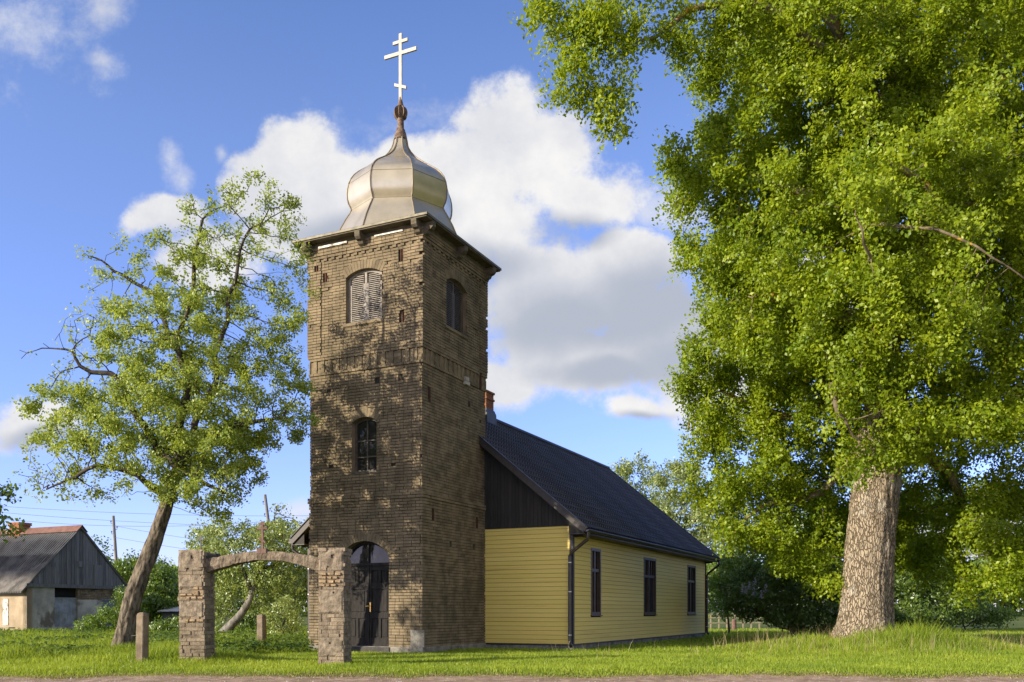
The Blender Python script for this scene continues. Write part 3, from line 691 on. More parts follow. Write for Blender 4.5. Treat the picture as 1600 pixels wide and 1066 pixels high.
# eaves box end seen at the corner
for sgn in (1, -1):
    xa = HX1 + .035 if sgn > 0 else HX0 - .035; xb = -1.8 + sgn * 5.1
    for y in (HY0 - .32, HY1 + .25):
        eb = MB(); A_ = [(xa, 3.195), (xb, 3.195), (xb, roofz(xb) - .125), (xa, roofz(xa) - .125)]
        eb.hexa([(p[0], y, p[1]) for p in A_] + [(p[0], y + .03, p[1]) for p in A_])
        eb.build('eave_box', M['gable'], church)
# nave windows
for key in ('right', 'left'):
    P = HP[key][0]
    for (a, b) in (wins if key == 'right' else [(HL - q, HL - p) for p, q in wins]):
        fr = MB(); o = [(a, WZ0), (b, WZ0), (b, WZ1), (a, WZ1)]; i = [(a + .09, WZ0 + .09), (b - .09, WZ0 + .09), (b - .09, WZ1 - .08), (a + .09, WZ1 - .08)]
        ring(fr, P, o, i, -.13, .035)
        zt = WZ0 + 1.36; P.box(fr, a + .09, b - .09, zt - .045, zt + .045, -.12, -.0)
        m = (a + b) / 2; P.box(fr, m - .045, m + .045, WZ0 + .09, WZ1 - .08, -.12, -.006)
        if b - a > 1.2:
            for q in (a + (m - a) * .55, m + (b - m) * .5): P.box(fr, q - .018, q + .018, zt + .045, WZ1 - .08, -.11, -.03)
        w = fr.build('nave_window', M['brownframe'], church)
        pn = MB(); pn.poly([P(a + .05, WZ0 + .05, -.07), P(b - .05, WZ0 + .05, -.07), P(b - .05, WZ1 - .05, -.07), P(a + .05, WZ1 - .05, -.07)]); pn.build('pane', M['glass'], w)
        s_ = MB(); P.box(s_, a - .05, b + .05, WZ0 - .03, WZ0 - .002, -.02, .075); s_.build('sill', M['brownframe'], w)
# chimney of the nave
ch = MB(); chx, chy, chs = -1.8, 6.95, .28; z = 7.3; k = 0
while z < 8.42:
    g = .035 if z > 8.3 else (0.03 if 8.12 < z < 8.2 else 0)
    ch.box(chx - chs - g, chx + chs + g, chy - chs - g, chy + chs + g, z, z + .066, random.uniform(.2, .8)); z += .076; k += 1
ch.box(chx - chs + .02, chx + chs - .02, chy - chs + .02, chy + chs - .02, 7.3, z - .02, 0)
cho = ch.build('chimney', M['chimney'], church)
fl = MB(); fl.lathe([(chs * 1.414 + .12, 7.25), (chs * 1.414 + .1, 7.68), (chs * 1.414 + .03, 7.82)], 4, (chx, chy), math.pi / 4); fl.build('flashing', M['flash'], cho)

# ------------------------------------------------------------------ gate
gate = empty('gate', at(410, 1035, 18.2)); gate.location.z = 0
tag(gate, 'crumbling brick gate with two pillars, a low arch and rusty cross', 'gate')
g0 = Vector(gate.location)
GA = R(-9.0); gu = Vector((math.cos(GA), math.sin(GA), 0)); gv = Vector((-math.sin(GA), math.cos(GA), 0))
def gat(px, py, Y): return at(px, py, Y) - g0
def rough_block(mb, P, wd, dp, z0, z1, seed, tint=None):
    """a weathered brick pier: every course a bit out of line"""
    rnd = random.Random(seed); z = z0
    while z < z1:
        h = min(rnd.uniform(.068, .086), z1 - z)
        if h < .02: break
        for (o, s, n, w) in ((Vector((0, 0, 0)), Vector((1, 0, 0)), Vector((0, -1, 0)), wd), (Vector((wd, 0, 0)), Vector((0, 1, 0)), Vector((1, 0, 0)), dp), (Vector((wd, dp, 0)), Vector((-1, 0, 0)), Vector((0, 1, 0)), wd), (Vector((0, dp, 0)), Vector((0, -1, 0)), Vector((-1, 0, 0)), dp)):
            x = -rnd.uniform(0, .2)
            while x < w:
                l = rnd.uniform(.13, .26); a, b = max(0, x + .004), min(w, x + l - .004)
                if b - a > .03:
                    d = rnd.gauss(.004, .011) - (.05 if rnd.random() < .05 else 0)
                    d2 = d + rnd.gauss(0, .006)
                    f = lambda s_, z_, d_: P(o + s * s_ + n * d_ + Vector((0, 0, z_)))
                    mb.hexa([f(a, z + .003, -.05), f(b, z + .003, -.05), f(b, z + h - .003, -.05), f(a, z + h - .003, -.05), f(a - (.006 if a == 0 else 0), z + .004, d), f(b + (.006 if b == w else 0), z + .004, d2), f(b, z + h - .004, d2), f(a, z + h - .003, d)], min(1, max(0, rnd.gauss(.5, .22))))
                x += l
        z += h
def pier(px0, px1, ytop, Yc, seed, dp):
    x0 = at(px0, 955, Yc); wd = (px1 - px0) / F * Yc / math.cos(GA); zt = CAMZ + (HOR - ytop) / F * Yc
    base = Vector((x0.x, Yc, 0)) - g0
    def P(v):                                                       # slight batter and lean
        return base + gu * v.x + gv * v.y + Vector((0, 0, v.z)) + gu * (-.03 if seed == 1 else .0) * (v.z / zt)
    mb = MB(); rough_block(mb, P, wd, dp, -.2, zt, seed)
    p = mb.build('pillar', M['gatebrick'], gate)
    cm = MB(); c = [P(Vector((x, y, z))) for z in (-.2, zt - .005) for (x, y) in ((.012, .012), (wd - .012, .012), (wd - .012, dp - .012), (.012, dp - .012))]
    cm.hexa(c); cm.build('pillar_core', M['concrete'], p)
    return p, P, wd, zt
p1, P1, w1, zt1 = pier(281, 322, 862, 18.5, 1, .45)
p2, P2, w2, zt2 = pier(498, 538, 856, 18.0, 2, .45)
def lumps(P, wd, lst, mt, parent, name):
    mb = MB(); rnd = random.Random(11)
    for (x, z, w, h) in lst:
        n = 10; k = [(x + w * math.cos(2 * math.pi * i / n) * rnd.uniform(.75, 1.1), z + h * math.sin(2 * math.pi * i / n) * rnd.uniform(.75, 1.1)) for i in range(n)]
        k = [(min(max(a, 0.0), wd), b) for a, b in k]
        c = P(Vector((min(max(x, .05), wd - .05), -.045, z)))
        for i in range(n):
            a, b = k[i], k[(i + 1) % n]; mb.poly([P(Vector((a[0], -.006, a[1]))), P(Vector((b[0], -.006, b[1]))), c])
    mb.build(name, mt, parent)
# bare patches of broken brick, patches of render left on the piers
def broken(P, wd, rows, parent):
    rnd = random.Random(3)
    for (x0, x1, z0, z1) in rows:
        mb = MB(); z = z0
        while z < z1:
            h = rnd.uniform(.06, .09); x = x0
            while x < x1:
                l = rnd.uniform(.1, .18); d = rnd.uniform(.012, .05)
                a, b = max(0, x + .008), min(wd, x + l - .006)
                if b - a > .03:
                    q = [Vector((a, .02, z)), Vector((b, .02, z)), Vector((b, .02, z + h - .012)), Vector((a, .02, z + h - .012))]
                    r = [Vector((a + .012, -d, z + rnd.uniform(.006, .02))), Vector((b - .015, -d + rnd.uniform(-.01, .01), z + .01)), Vector((b - .012, -d, z + h - .025)), Vector((a + .015, -d, z + h - .022))]
                    mb.hexa([P(v) for v in q] + [P(v) for v in r], rnd.random())
                x += l
            z += h
        mb.build('broken_brick', M['rawbrick'], parent)
broken(P2, w2, [(.0, .36, 1.48, 1.74)], p2)
broken(P1, w1, [(.02, .5, 1.24, 1.34), (.1, .42, .78, .84), (.3, .5, 1.34, 1.46)], p1)
mo = mat('grey render', (0.115, 0.096, 0.072), (0.27, 0.225, 0.168), 9, 0.95, 1.0, 22, spec=0.1, detail=9)
rnd = random.Random(21)
for (P, wd, zt, par, bands) in ((P1, w1, zt1, p1, ((1.8, 2.24), (1.46, 1.72), (.86, 1.2))), (P2, w2, zt2, p2, ((1.78, 2.22), (.1, .5), (.95, 1.42)))):
    mb = MB()
    for (z0, z1) in bands:
        mb = MB()                                                    # a crust of old render with ragged edges
        nxr, nzr = 14, max(4, int((z1 - z0) / .035))
        grid = {}
        for a in range(nxr + 1):
            for b in range(nzr + 1):
                x = a / nxr * wd; z = z0 + (z1 - z0) * b / nzr
                edge = min(a, nxr - a, b, nzr - b)
                d = .022 + .018 * mnoise.noise(Vector((x * 9 + z0, z * 9, seed_ if False else 3.0)))
                grid[a, b] = P(Vector((x, -(d if edge > 0 else -.004), z)))
        for a in range(nxr):
            for b in range(nzr):
                if mnoise.noise(Vector((a * .33, b * .4 + z0 * 7, 1.7))) > .55: continue
                mb.poly([grid[a, b], grid[a + 1, b], grid[a + 1, b + 1], grid[a, b + 1]])
        mb.build('render_crust', mo, par)
# arch beam between the piers
def archbeam():
    mb = MB(); n = 90
    A0 = P1(Vector((w1 - .16, .1, 0))); B0 = P2(Vector((.08, .1, 0)))
    tops = [(305, 876), (325, 873), (350, 868), (380, 863), (412, 861), (440, 862), (470, 866), (500, 871)]
    bots = [(305, 898), (325, 894), (345, 887), (370, 880), (400, 875), (440, 876), (470, 883), (500, 893)]
    def interp(l, x):
        for (xa, ya), (xb, yb) in zip(l[:-1], l[1:]):
            if xa <= x <= xb:
                t = (x - xa) / (xb - xa); return ya + (yb - ya) * t
        return l[-1][1] if x > l[-1][0] else l[0][1]
    prev = None
    for k in range(n + 1):
        t = k / n; p = A0.lerp(B0, t); Yw = p.y + g0.y; px = 800 + (p.x + g0.x) / Yw * F
        zt_ = CAMZ + (HOR - interp(tops, px)) / F * Yw; zb_ = CAMZ + (HOR - interp(bots, px)) / F * Yw
        jn = lambda s: .016 * mnoise.noise(Vector((k * .27, s, 4))) + .012 * mnoise.noise(Vector((k * .9, s * 3, 7)))
        ring_ = []
        for (dz, dy) in ((zb_, 0), (zb_ + .07, -.012), (zt_ - .06, -.012), (zt_, .004), (zt_, .3), (zb_, .3)):
            ring_.append(Vector((p.x, p.y, dz + jn(dz * 3) + .0)) + gv * (dy + jn(dy * 9 + dz * 5)))
        b = len(mb.v); mb.v += [tuple(q) for q in ring_]
        if prev is not None:
            for i in range(6):
                j = (i + 1) % 6; mb.f.append((prev + i, prev + j, b + j, b + i)); mb.t.append(.5)
        else: mb.f.append(tuple(range(b, b + 6))); mb.t.append(.5)
        prev = b
    mb.f.append(tuple(range(prev, prev + 6))); mb.t.append(.5)
    return mb
archbeam().build('arch_beam', M['concrete'], gate)
cs = MB(); c0 = P1(Vector((w1 - .12, .12, 0))); cz = CAMZ + (HOR - 862) / F * 18.4
for k in range(1): cs.box(c0.x, c0.x + .28, c0.y, c0.y + .3, cz - .24, cz - .02)
cs.build('capstone', M['rock'], gate, bevel=.015)
def ortho_cross(base, H, bars, w, t, mt, ft=True, rot=GA):
    mb = MB(); c = Vector(base); u = Vector((math.cos(rot), math.sin(rot), 0)); v = Vector((-math.sin(rot), math.cos(rot), 0))
    def bx(a0, a1, z0, z1, dd=0, sl=0):
        mb.hexa([c + u * a + v * d + Vector((0, 0, z + s)) for (a, d, z, s) in ((a0, -t / 2 - dd, z0, sl), (a1, -t / 2 - dd, z0, -sl), (a1, t / 2 + dd, z0, -sl), (a0, t / 2 + dd, z0, sl), (a0, -t / 2 - dd, z1, sl), (a1, -t / 2 - dd, z1, -sl), (a1, t / 2 + dd, z1, -sl), (a0, t / 2 + dd, z1, sl))])
    bx(-w / 2, w / 2, 0, H)
    for (hw_, z, sl) in bars: bx(-hw_, hw_, z - w / 2, z + w / 2, .003, sl)
    if ft: bx(-.1, .1, -.06, .03, .04)
    return mb
cb0 = gat(410, 860, 18.35); ortho_cross(cb0, .58, ((.065, .53, 0), (.11, .44, 0), (.07, .2, .045)), .045, .03, M['rustcross']).build('gate_cross', M['rustcross'], gate)
cb1 = P1(Vector((w1 * .55, .3, 0))); cb1.z = zt1 - .02; ortho_cross(cb1, .38, ((.035, .33, 0), (.07, .28, 0)), .024, .02, M['darkiron'], False).build('pillar_cross', M['darkiron'], gate)

# ------------------------------------------------------------------ concrete posts
def cpost(px0, px1, ytop, Yc, label, tilt):
    w = (px1 - px0) / F * Yc * .8; zt = CAMZ + (HOR - ytop) / F * Yc; c = at((px0 + px1) / 2, HOR, Yc)
    p = empty('fence_post', (c.x, c.y, float(gz(c.x, c.y)))); p.rotation_euler = (0, R(tilt), R(-18)); zt -= p.location.z
    tag(p, label, 'post', 'old concrete fence posts')
    mb = MB(); n = 6; rings = []
    prof = [(-.4, 1), (zt * .3, 1), (zt * .7, .98), (zt - .07, .97), (zt - .02, .8), (zt, .4)]
    for (z, s) in prof:
        b = len(mb.v); h = w / 2 * s; rings.append(b); c_ = h * .82
        mb.v += [(-h, -c_, z), (-c_, -h, z), (c_, -h, z), (h, -c_, z), (h, c_, z), (c_, h, z), (-c_, h, z), (-h, c_, z)]
    for i in range(len(rings) - 1):
        for k in range(8):
            j = (k + 1) % 8; mb.f.append((rings[i] + k, rings[i] + j, rings[i + 1] + j, rings[i + 1] + k)); mb.t.append(.5)
    mb.f.append(tuple(rings[-1] + k for k in range(8))); mb.t.append(.5)
    mb.build('shaft', M['post'], p)
    hk = MB(); hk.tube([(-w / 2, 0, zt * .55), (-w / 2 - .04, -.02, zt * .55), (-w / 2 - .16, -.03, zt * .54)], .004, 6); hk.build('wire_hook', M['wire'], p)
cpost(213, 231, 957, 18.6, 'orange stained concrete post at the foot of the leaning tree', 1.0)
cpost(402, 416, 960, 27.0, 'grey concrete post standing behind the gate arch', -.5)

# ------------------------------------------------------------------ trees
def colonize(nodes, att, step=.35, kill=.5, iters=90, infl=3.5, seed=0, grav=-.04):
    rng = np.random.default_rng(seed)
    pos = np.array([n[0] for n in nodes], float); par = [n[1] for n in nodes]
    att = att.copy()
    D = np.full(len(att), 1e9); I = np.zeros(len(att), int)
    def upd(s):
        nonlocal D, I
        new = pos[s:]
        if not len(new): return
        for c in range(0, len(new), 400):
            d = np.linalg.norm(att[:, None, :] - new[None, c:c + 400, :], axis=2)
            k = d.argmin(1); m = d[np.arange(len(att)), k]; b = m < D
            D[b] = m[b]; I[b] = k[b] + s + c
    upd(0)
    for it in range(iters):
        if len(att) == 0: break
        act = D < max(infl, D.min() + .5)
        if it > 40: act[:] = True
        acc = np.zeros_like(pos); v = att[act] - pos[I[act]]; v /= np.linalg.norm(v, axis=1)[:, None] + 1e-9
        np.add.at(acc, I[act], v)
        ids = np.unique(I[act]); d = acc[ids]; d /= np.linalg.norm(d, axis=1)[:, None] + 1e-9
        d += rng.normal(0, .22, d.shape); d[:, 2] += grav; d /= np.linalg.norm(d, axis=1)[:, None]
        s = len(pos); pos = np.vstack([pos, pos[ids] + d * step]); par += list(ids)
        upd(s)
        keep = D > kill; att, D, I = att[keep], D[keep], I[keep]
        if len(pos) > 30000: break
    return pos, np.array(par)
def ell_points(ells, n, seed):
    rng = np.random.default_rng(seed); out = []
    cs = []
    for (px, py, Y, rx, ry, rd) in ells:
        c = at(px, py, Y); cs.append((np.array(c), np.array((rx / F * Y, rd, ry / F * Y))))
    vol = np.array([np.prod(r) for _, r in cs]) ** .85; vol /= vol.sum()
    for (c, r), w in zip(cs, vol):
        k = max(5, int(n * w)); u = rng.normal(size=(k, 3)); u /= np.linalg.norm(u, axis=1)[:, None]
        rr = rng.random(k) ** (1 / 2.6)
        out.append(c + u * rr[:, None] * r)
    return np.vstack(out)
def branch_mesh(pos, par, rad, root_n, sides_small=5):
    """tubes along chains of nodes"""
    n = len(pos); kids = [[] for _ in range(n)]
    for i in range(n):
        if par[i] >= 0: kids[par[i]].append(i)
    V = []; Fc = []
    starts = [i for i in range(n) if par[i] < 0]
    stack = [(s, None) for s in starts]
    while stack:
        s, pre = stack.pop(); chain = ([pre] if pre is not None else []) + [s]; cur = s
        while kids[cur]:
            ks = sorted(kids[cur], key=lambda k: -rad[k]); nx_ = ks[0]
            for k in ks[1:]: stack.append((k, cur))
            chain.append(nx_); cur = nx_
        if len(chain) < 2: continue
        rs = [rad[i] for i in chain]
        if pre is not None: rs[0] = min(rad[pre] * .8, rs[1] * 1.25)
        P = np.array([pos[i] for i in chain]); rmax = max(rs)
        sd_ = 4 if rmax < .015 else (sides_small if rmax < .05 else (9 if rmax < .2 else 16))
        T = np.gradient(P, axis=0); T /= np.linalg.norm(T, axis=1)[:, None] + 1e-9
        x = np.cross(T[0], (0.3, .2, .93) if abs(T[0][2]) < .9 else (1, 0, 0)); x /= np.linalg.norm(x) + 1e-9
        base = len(V); a = np.linspace(0, 2 * np.pi, sd_, endpoint=False)
        for k in range(len(P)):
            x = x - T[k] * x.dot(T[k]); x /= np.linalg.norm(x) + 1e-9; y = np.cross(T[k], x)
            for an in a: V.append(P[k] + (x * math.cos(an) + y * math.sin(an)) * rs[k])
        for k in range(len(P) - 1):
            for j in range(sd_):
                j2 = (j + 1) % sd_; b0 = base + k * sd_
                Fc.append((b0 + j, b0 + j2, b0 + sd_ + j2, b0 + sd_ + j))
    return np.array(V), np.array(Fc)
def leaves(P, size, seed, up=.5, droop=.35, tint=None, aspect=.33, outc=None, base=None, outw=.45):
    rng = np.random.default_rng(seed); n = len(P)
    N = rng.normal(size=(n, 3)); N /= np.linalg.norm(N, axis=1)[:, None]; N[:, 2] += up
    if base is not None: N = N * .55 + base
    if outc is not None:
        o = P - outc; o /= np.linalg.norm(o, axis=1)[:, None] + 1e-9; N += o * outw
    N /= np.linalg.norm(N, axis=1)[:, None]
    A_ = rng.normal(size=(n, 3)); A_[:, 2] -= droop; A_ -= N * (A_ * N).sum(1)[:, None]; A_ /= np.linalg.norm(A_, axis=1)[:, None] + 1e-9
    B_ = np.cross(N, A_); Lg = (size * rng.uniform(.65, 1.3, n))[:, None]
    V = np.empty((n, 4, 3)); V[:, 0] = P; V[:, 1] = P + A_ * Lg * .55 + B_ * Lg * aspect + N * Lg * .07
    V[:, 2] = P + A_ * Lg; V[:, 3] = P + A_ * Lg * .55 - B_ * Lg * aspect + N * Lg * .07
    b = np.arange(n)[:, None] * 4
    Fc = np.concatenate([b + np.array([[0, 1, 2]]), b + np.array([[0, 2, 3]])], 0)
    if tint is None: tint = rng.random(n)
    return V.reshape(-1, 3), Fc, np.repeat(tint, 4)
def trunk_mesh(path, seed, flare=1.0, ridge=.05, sides=56, dz=.07, fz_=5.0):
    """path: list of (point, radius); returns a bark-ridged trunk"""
    pts = [Vector(p) for p, _ in path]; rs = [r for _, r in path]
    P = []; Rr = []
    for i in range(len(pts) - 1):
        p0, p1, p2, p3 = pts[max(i - 1, 0)], pts[i], pts[i + 1], pts[min(i + 2, len(pts) - 1)]
        m = max(2, int((p2 - p1).length / dz))
        for k in range(m):
            t = k / m
            q = .5 * ((2 * p1) + (p2 - p0) * t + (2 * p0 - 5 * p1 + 4 * p2 - p3) * t * t + (3 * p1 - p0 - 3 * p2 + p3) * t ** 3)
            P.append(q); Rr.append(rs[i] + (rs[i + 1] - rs[i]) * t)
    P.append(pts[-1]); Rr.append(rs[-1]); V = []; n = len(P)
    for i, p in enumerate(P):
        t = (P[min(i + 1, n - 1)] - P[max(i - 1, 0)]).normalized()
        x = t.cross(Vector((0, 1, 0))).normalized(); y = t.cross(x)
        z = p.z - P[0].z
        for k in range(sides):
            a = 2 * math.pi * k / sides; c, s = math.cos(a), math.sin(a)
            r = Rr[i]
            fl = 1 + flare * .28 * math.exp(-z / .35) * (1 + .55 * math.sin(5 * a + seed))
            nn = mnoise.noise(Vector((c * fz_, s * fz_, z * 1.1 + seed * 5)))
            n2 = mnoise.noise(Vector((c * fz_ * 2.6, s * fz_ * 2.6, z * 3 + seed)))
            big = mnoise.noise(Vector((c * 1.2, s * 1.2, z * .55 + seed * 2)))
            r *= fl * (1 + .10 * big - ridge * (1 - min(1, abs(nn) * 4)) + ridge * .5 * n2)
            V.append(p + (x * c + y * s) * r)
    F_ = [(i * sides + k, i * sides + (k + 1) % sides, (i + 1) * sides + (k + 1) % sides, (i + 1) * sides + k) for i in range(n - 1) for k in range(sides)]
    return np.array(V), np.array(F_)
def tree(name, label, cat, base, trunk, ells, n_att, nleaf, leafsize, lm, seed, bark, twig, group=None, step=.35, kill=.5, limbs=(), sigma=.17, thin=None, r0=.006, up=.5,
         flare=1.0, ridge=.05, nsides=40, sub=5, expo=2.3, extra=None, tintbias=None, infl=3.5, aspect=.33, tips=1.0, outw=.45, zs=.8):
    root = empty(name, base); tag(root, label, cat, group); b = Vector(base)
    nodes = []
    tp = [(Vector(p) - b, r) for p, r in trunk]
    def addpath(pp, start):
        prev = start
        for (p, r) in pp:
            if prev is not None and prev >= 0:
                q = nodes[prev][0]; d = (p - q).length; m = max(1, int(d / step))
                for k in range(1, m + 1): nodes.append((q + (p - q) * k / m + (mnoise.noise_vector((q + (p - q) * k / m) * (.22 / step) + Vector((seed, 0, 0))) * step * 1.0 if start is not None and start >= 0 else Vector((0, 0, 0))), prev, nodes_r(prev, r, k / m))); prev = len(nodes) - 1
            else: nodes.append((p, -1, r)); prev = len(nodes) - 1
        return prev
    def nodes_r(prev, r, t): return nodes[prev][2] + (r - nodes[prev][2]) * t
    addpath(tp, -1); nt = len(nodes)
    for lp in limbs:
        lp = [(Vector(p) - b, r) for p, r in lp]
        k = min(range(len(nodes)), key=lambda i: (nodes[i][0] - lp[0][0]).length); 
        addpath(lp[1:], k)
    ng = len(nodes); rg = np.array([n[2] for n in nodes])
    att = ell_points(ells, n_att, seed) - np.array(b)
    # the trunk below the crown sends out no shoots
    pos, par = colonize([(np.array(n[0]), n[1]) for n in nodes], att, step, kill, seed=seed, infl=infl)
    n = len(pos); rad = np.zeros(n); subn = np.ones(n, int)
    acc = np.zeros(n)
    for i in range(n - 1, -1, -1):
        rad[i] = r0 if acc[i] == 0 else acc[i] ** (1 / expo)
        if i < ng: rad[i] = max(rg[i], min(rad[i], rg[i] * 1.0))
        if par[i] >= 0: acc[par[i]] += rad[i] ** expo if i >= ng or True else 0; subn[par[i]] += subn[i]
    for i in range(n):
        if par[i] >= 0 and i >= ng: rad[i] = min(rad[i], rad[par[i]] * .9)
    V, Fc = trunk_mesh(tp, seed, flare, ridge, nsides); npmesh('trunk', V, Fc, bark, root, smooth=True)
    # limbs: everything but the trunk's own nodes
    kp = np.arange(n) >= 0
    m = (np.arange(n) >= nt)
    par2 = par.copy(); keep = np.where(m | np.isin(np.arange(n), par[m]))[0]
    remap = -np.ones(n, int); remap[keep] = np.arange(len(keep))
    pr = np.array([remap[par[i]] if (i >= nt and par[i] >= 0) else -1 for i in keep])
    rr = np.array([rad[i] if i >= nt else rad[i] * .5 for i in keep])
    V, Fc = branch_mesh(pos[keep], pr, rr, 0)
    if len(Fc): npmesh('branches', V, Fc, twig, root, smooth=True)
    tipsel = np.where((subn <= sub) & (np.arange(n) >= ng))[0]
    rng = np.random.default_rng(seed + 5)
    w = np.where(subn[tipsel] == 1, 1.0 * tips, .7)
    if thin is not None: w = w * thin(pos[tipsel] + np.array(b))
    cl = rng.gamma(2.2, 1 / 2.2, len(tipsel)); w = w * cl
    cnt = rng.poisson(nleaf * w / max(w.sum(), 1e-9))
    spray = 9
    cnt = rng.poisson(nleaf / spray * w / max(w.sum(), 1e-9))              # leaves sit in small sprays that face one way
    src = np.repeat(tipsel, cnt)
    pp = pos[par[src]]; t = rng.random(len(src))[:, None]
    S = pos[src] * t + pp * (1 - t) + np.clip(rng.normal(0, sigma, (len(src), 3)), -1.7 * sigma, 1.7 * sigma) * np.array([1, 1, zs])
    SN = rng.normal(size=S.shape); SN /= np.linalg.norm(SN, axis=1)[:, None]
    k9 = rng.poisson(spray, len(S)); src = np.repeat(src, k9)
    P = np.repeat(S, k9, 0) + np.clip(rng.normal(0, leafsize * .85, (len(src), 3)), -leafsize * 1.6, leafsize * 1.6); SN = np.repeat(SN, k9, 0)
    stint = np.repeat(rng.normal(0, .1, len(S)), k9)
    if extra is not None: P = np.vstack([P, extra - np.array(b)])
    tmap = rng.normal(0, .14, n); tn = np.clip(rng.normal(.5, .2, len(src)) + tmap[src] + stint, 0, 1)
    if extra is not None: tn = np.concatenate([tn, rng.random(len(extra))]); SN = np.vstack([SN, np.zeros((len(extra), 3))])
    outc = P.mean(0)
    V, Fc, tt = leaves(P, leafsize, seed + 9, up=up, tint=tn, outc=outc, aspect=aspect, base=SN, outw=outw)
    npmesh('crown', V, Fc, lm, root, tint=tt)
    return root
def TP(*pts, Y): return [(at(p[0], p[1], Y if len(p) < 4 else p[3]), p[2]) for p in pts]

# leaning pear tree on the left
YP = 22.3
pear_ells = [(390, 335, YP, 95, 60, 1.2), (320, 345, YP, 50, 50, .8), (300, 430, YP, 100, 75, 1.6), (420, 430, YP, 70, 90, 1.3), (190, 470, YP, 70, 60, 1.0), (230, 370, YP, 45, 22, .6),
             (270, 550, YP, 190, 90, 2.3), (150, 640, YP, 110, 70, 1.7), (390, 630, YP, 90, 85, 1.8), (250, 690, YP, 170, 80, 2.4), (120, 735, YP, 85, 45, 1.2), (370, 735, YP, 50, 60, 1.2),
             (470, 660, YP - .3, 26, 22, .5), (70, 690, YP, 50, 30, .7), (340, 800, YP, 40, 25, .6), (50, 540, YP, 32, 15, .4), (470, 320, YP, 20, 18, .4), (455, 520, YP, 35, 50, .8), (130, 780, YP, 60, 22, .6), (230, 745, YP - 1.3, 60, 40, .8), (300, 760, YP - 1.4, 60, 40, .8), (330, 700, YP - 1.3, 60, 50, .9), (190, 690, YP - 1.2, 70, 50, .9), (260, 620, YP - 1.5, 90, 60, 1.0), (60, 760, YP, 50, 25, .6), (440, 600, YP, 45, 60, .9), (140, 400, YP, 30, 18, .4), (480, 480, YP, 22, 30, .4)]
def pear_thin(p):
    px = 800 + p[:, 0] / p[:, 1] * F; py = HOR - (p[:, 2] - CAMZ) / p[:, 1] * F
    w = np.ones(len(p)); w = np.where((px < 150) & (py < 600), .12, w); w = np.where((px < 190) & (py < 460), .35, w); w = np.where((px < 130) & (py > 690), .3, w); w = np.where(py < 480, w * .6, w); w = np.where(py < 400, w * .7, w)
    w = np.where((px > 130) & (px < 250) & (py > 660) & (py < 800), w * .6, w)
    return w
tree('leaning_tree', 'gnarled leaning pear tree with a dark trunk left of the gate', 'tree', at(190, 955, YP) * 1 + Vector((0, 0, -1.1)),
     TP((188, 1028, .27), (197, 985, .235), (211, 925, .215), (232, 870, .20), (250, 820, .18), (264, 775, .16), (276, 735, .13), (283, 690, .11), Y=YP), pear_ells, 2800, 92000, .07, L['pear'], 3, M['bark'], M['twig'],
     step=.2, kill=.27, sigma=.095, thin=pear_thin, r0=.007, ridge=.17, flare=.9, sub=3, expo=2.35,
     limbs=[TP((283, 690, .12), (290, 620, .09), (285, 550, .07), (292, 470, .05), (305, 400, .05), (320, 350, .03), Y=YP), TP((276, 735, .13), (310, 680, .09), (330, 600, .07), (345, 520, .055), (370, 440, .045), (395, 360, .03), Y=YP - .3),
            TP((276, 735, .12), (240, 700, .08), (215, 650, .08), (190, 600, .07), (150, 580, .055), (110, 550, .03), (60, 540, .015), Y=YP + .2), TP((262, 775, .12), (215, 740, .065), (170, 735, .06), (120, 750, .04), (70, 765, .02), Y=YP - .5),
            TP((283, 690, .1), (340, 680, .08), (390, 660, .06), (440, 650, .03), Y=YP - .4), TP((290, 560, .07), (240, 480, .06), (200, 430, .04), (150, 400, .02), Y=YP + .3), TP((262, 775, .12), (275, 760, .09, YP - .6), (310, 740, .06, YP - 1.2), (350, 770, .035, YP - 1.4), Y=YP)])

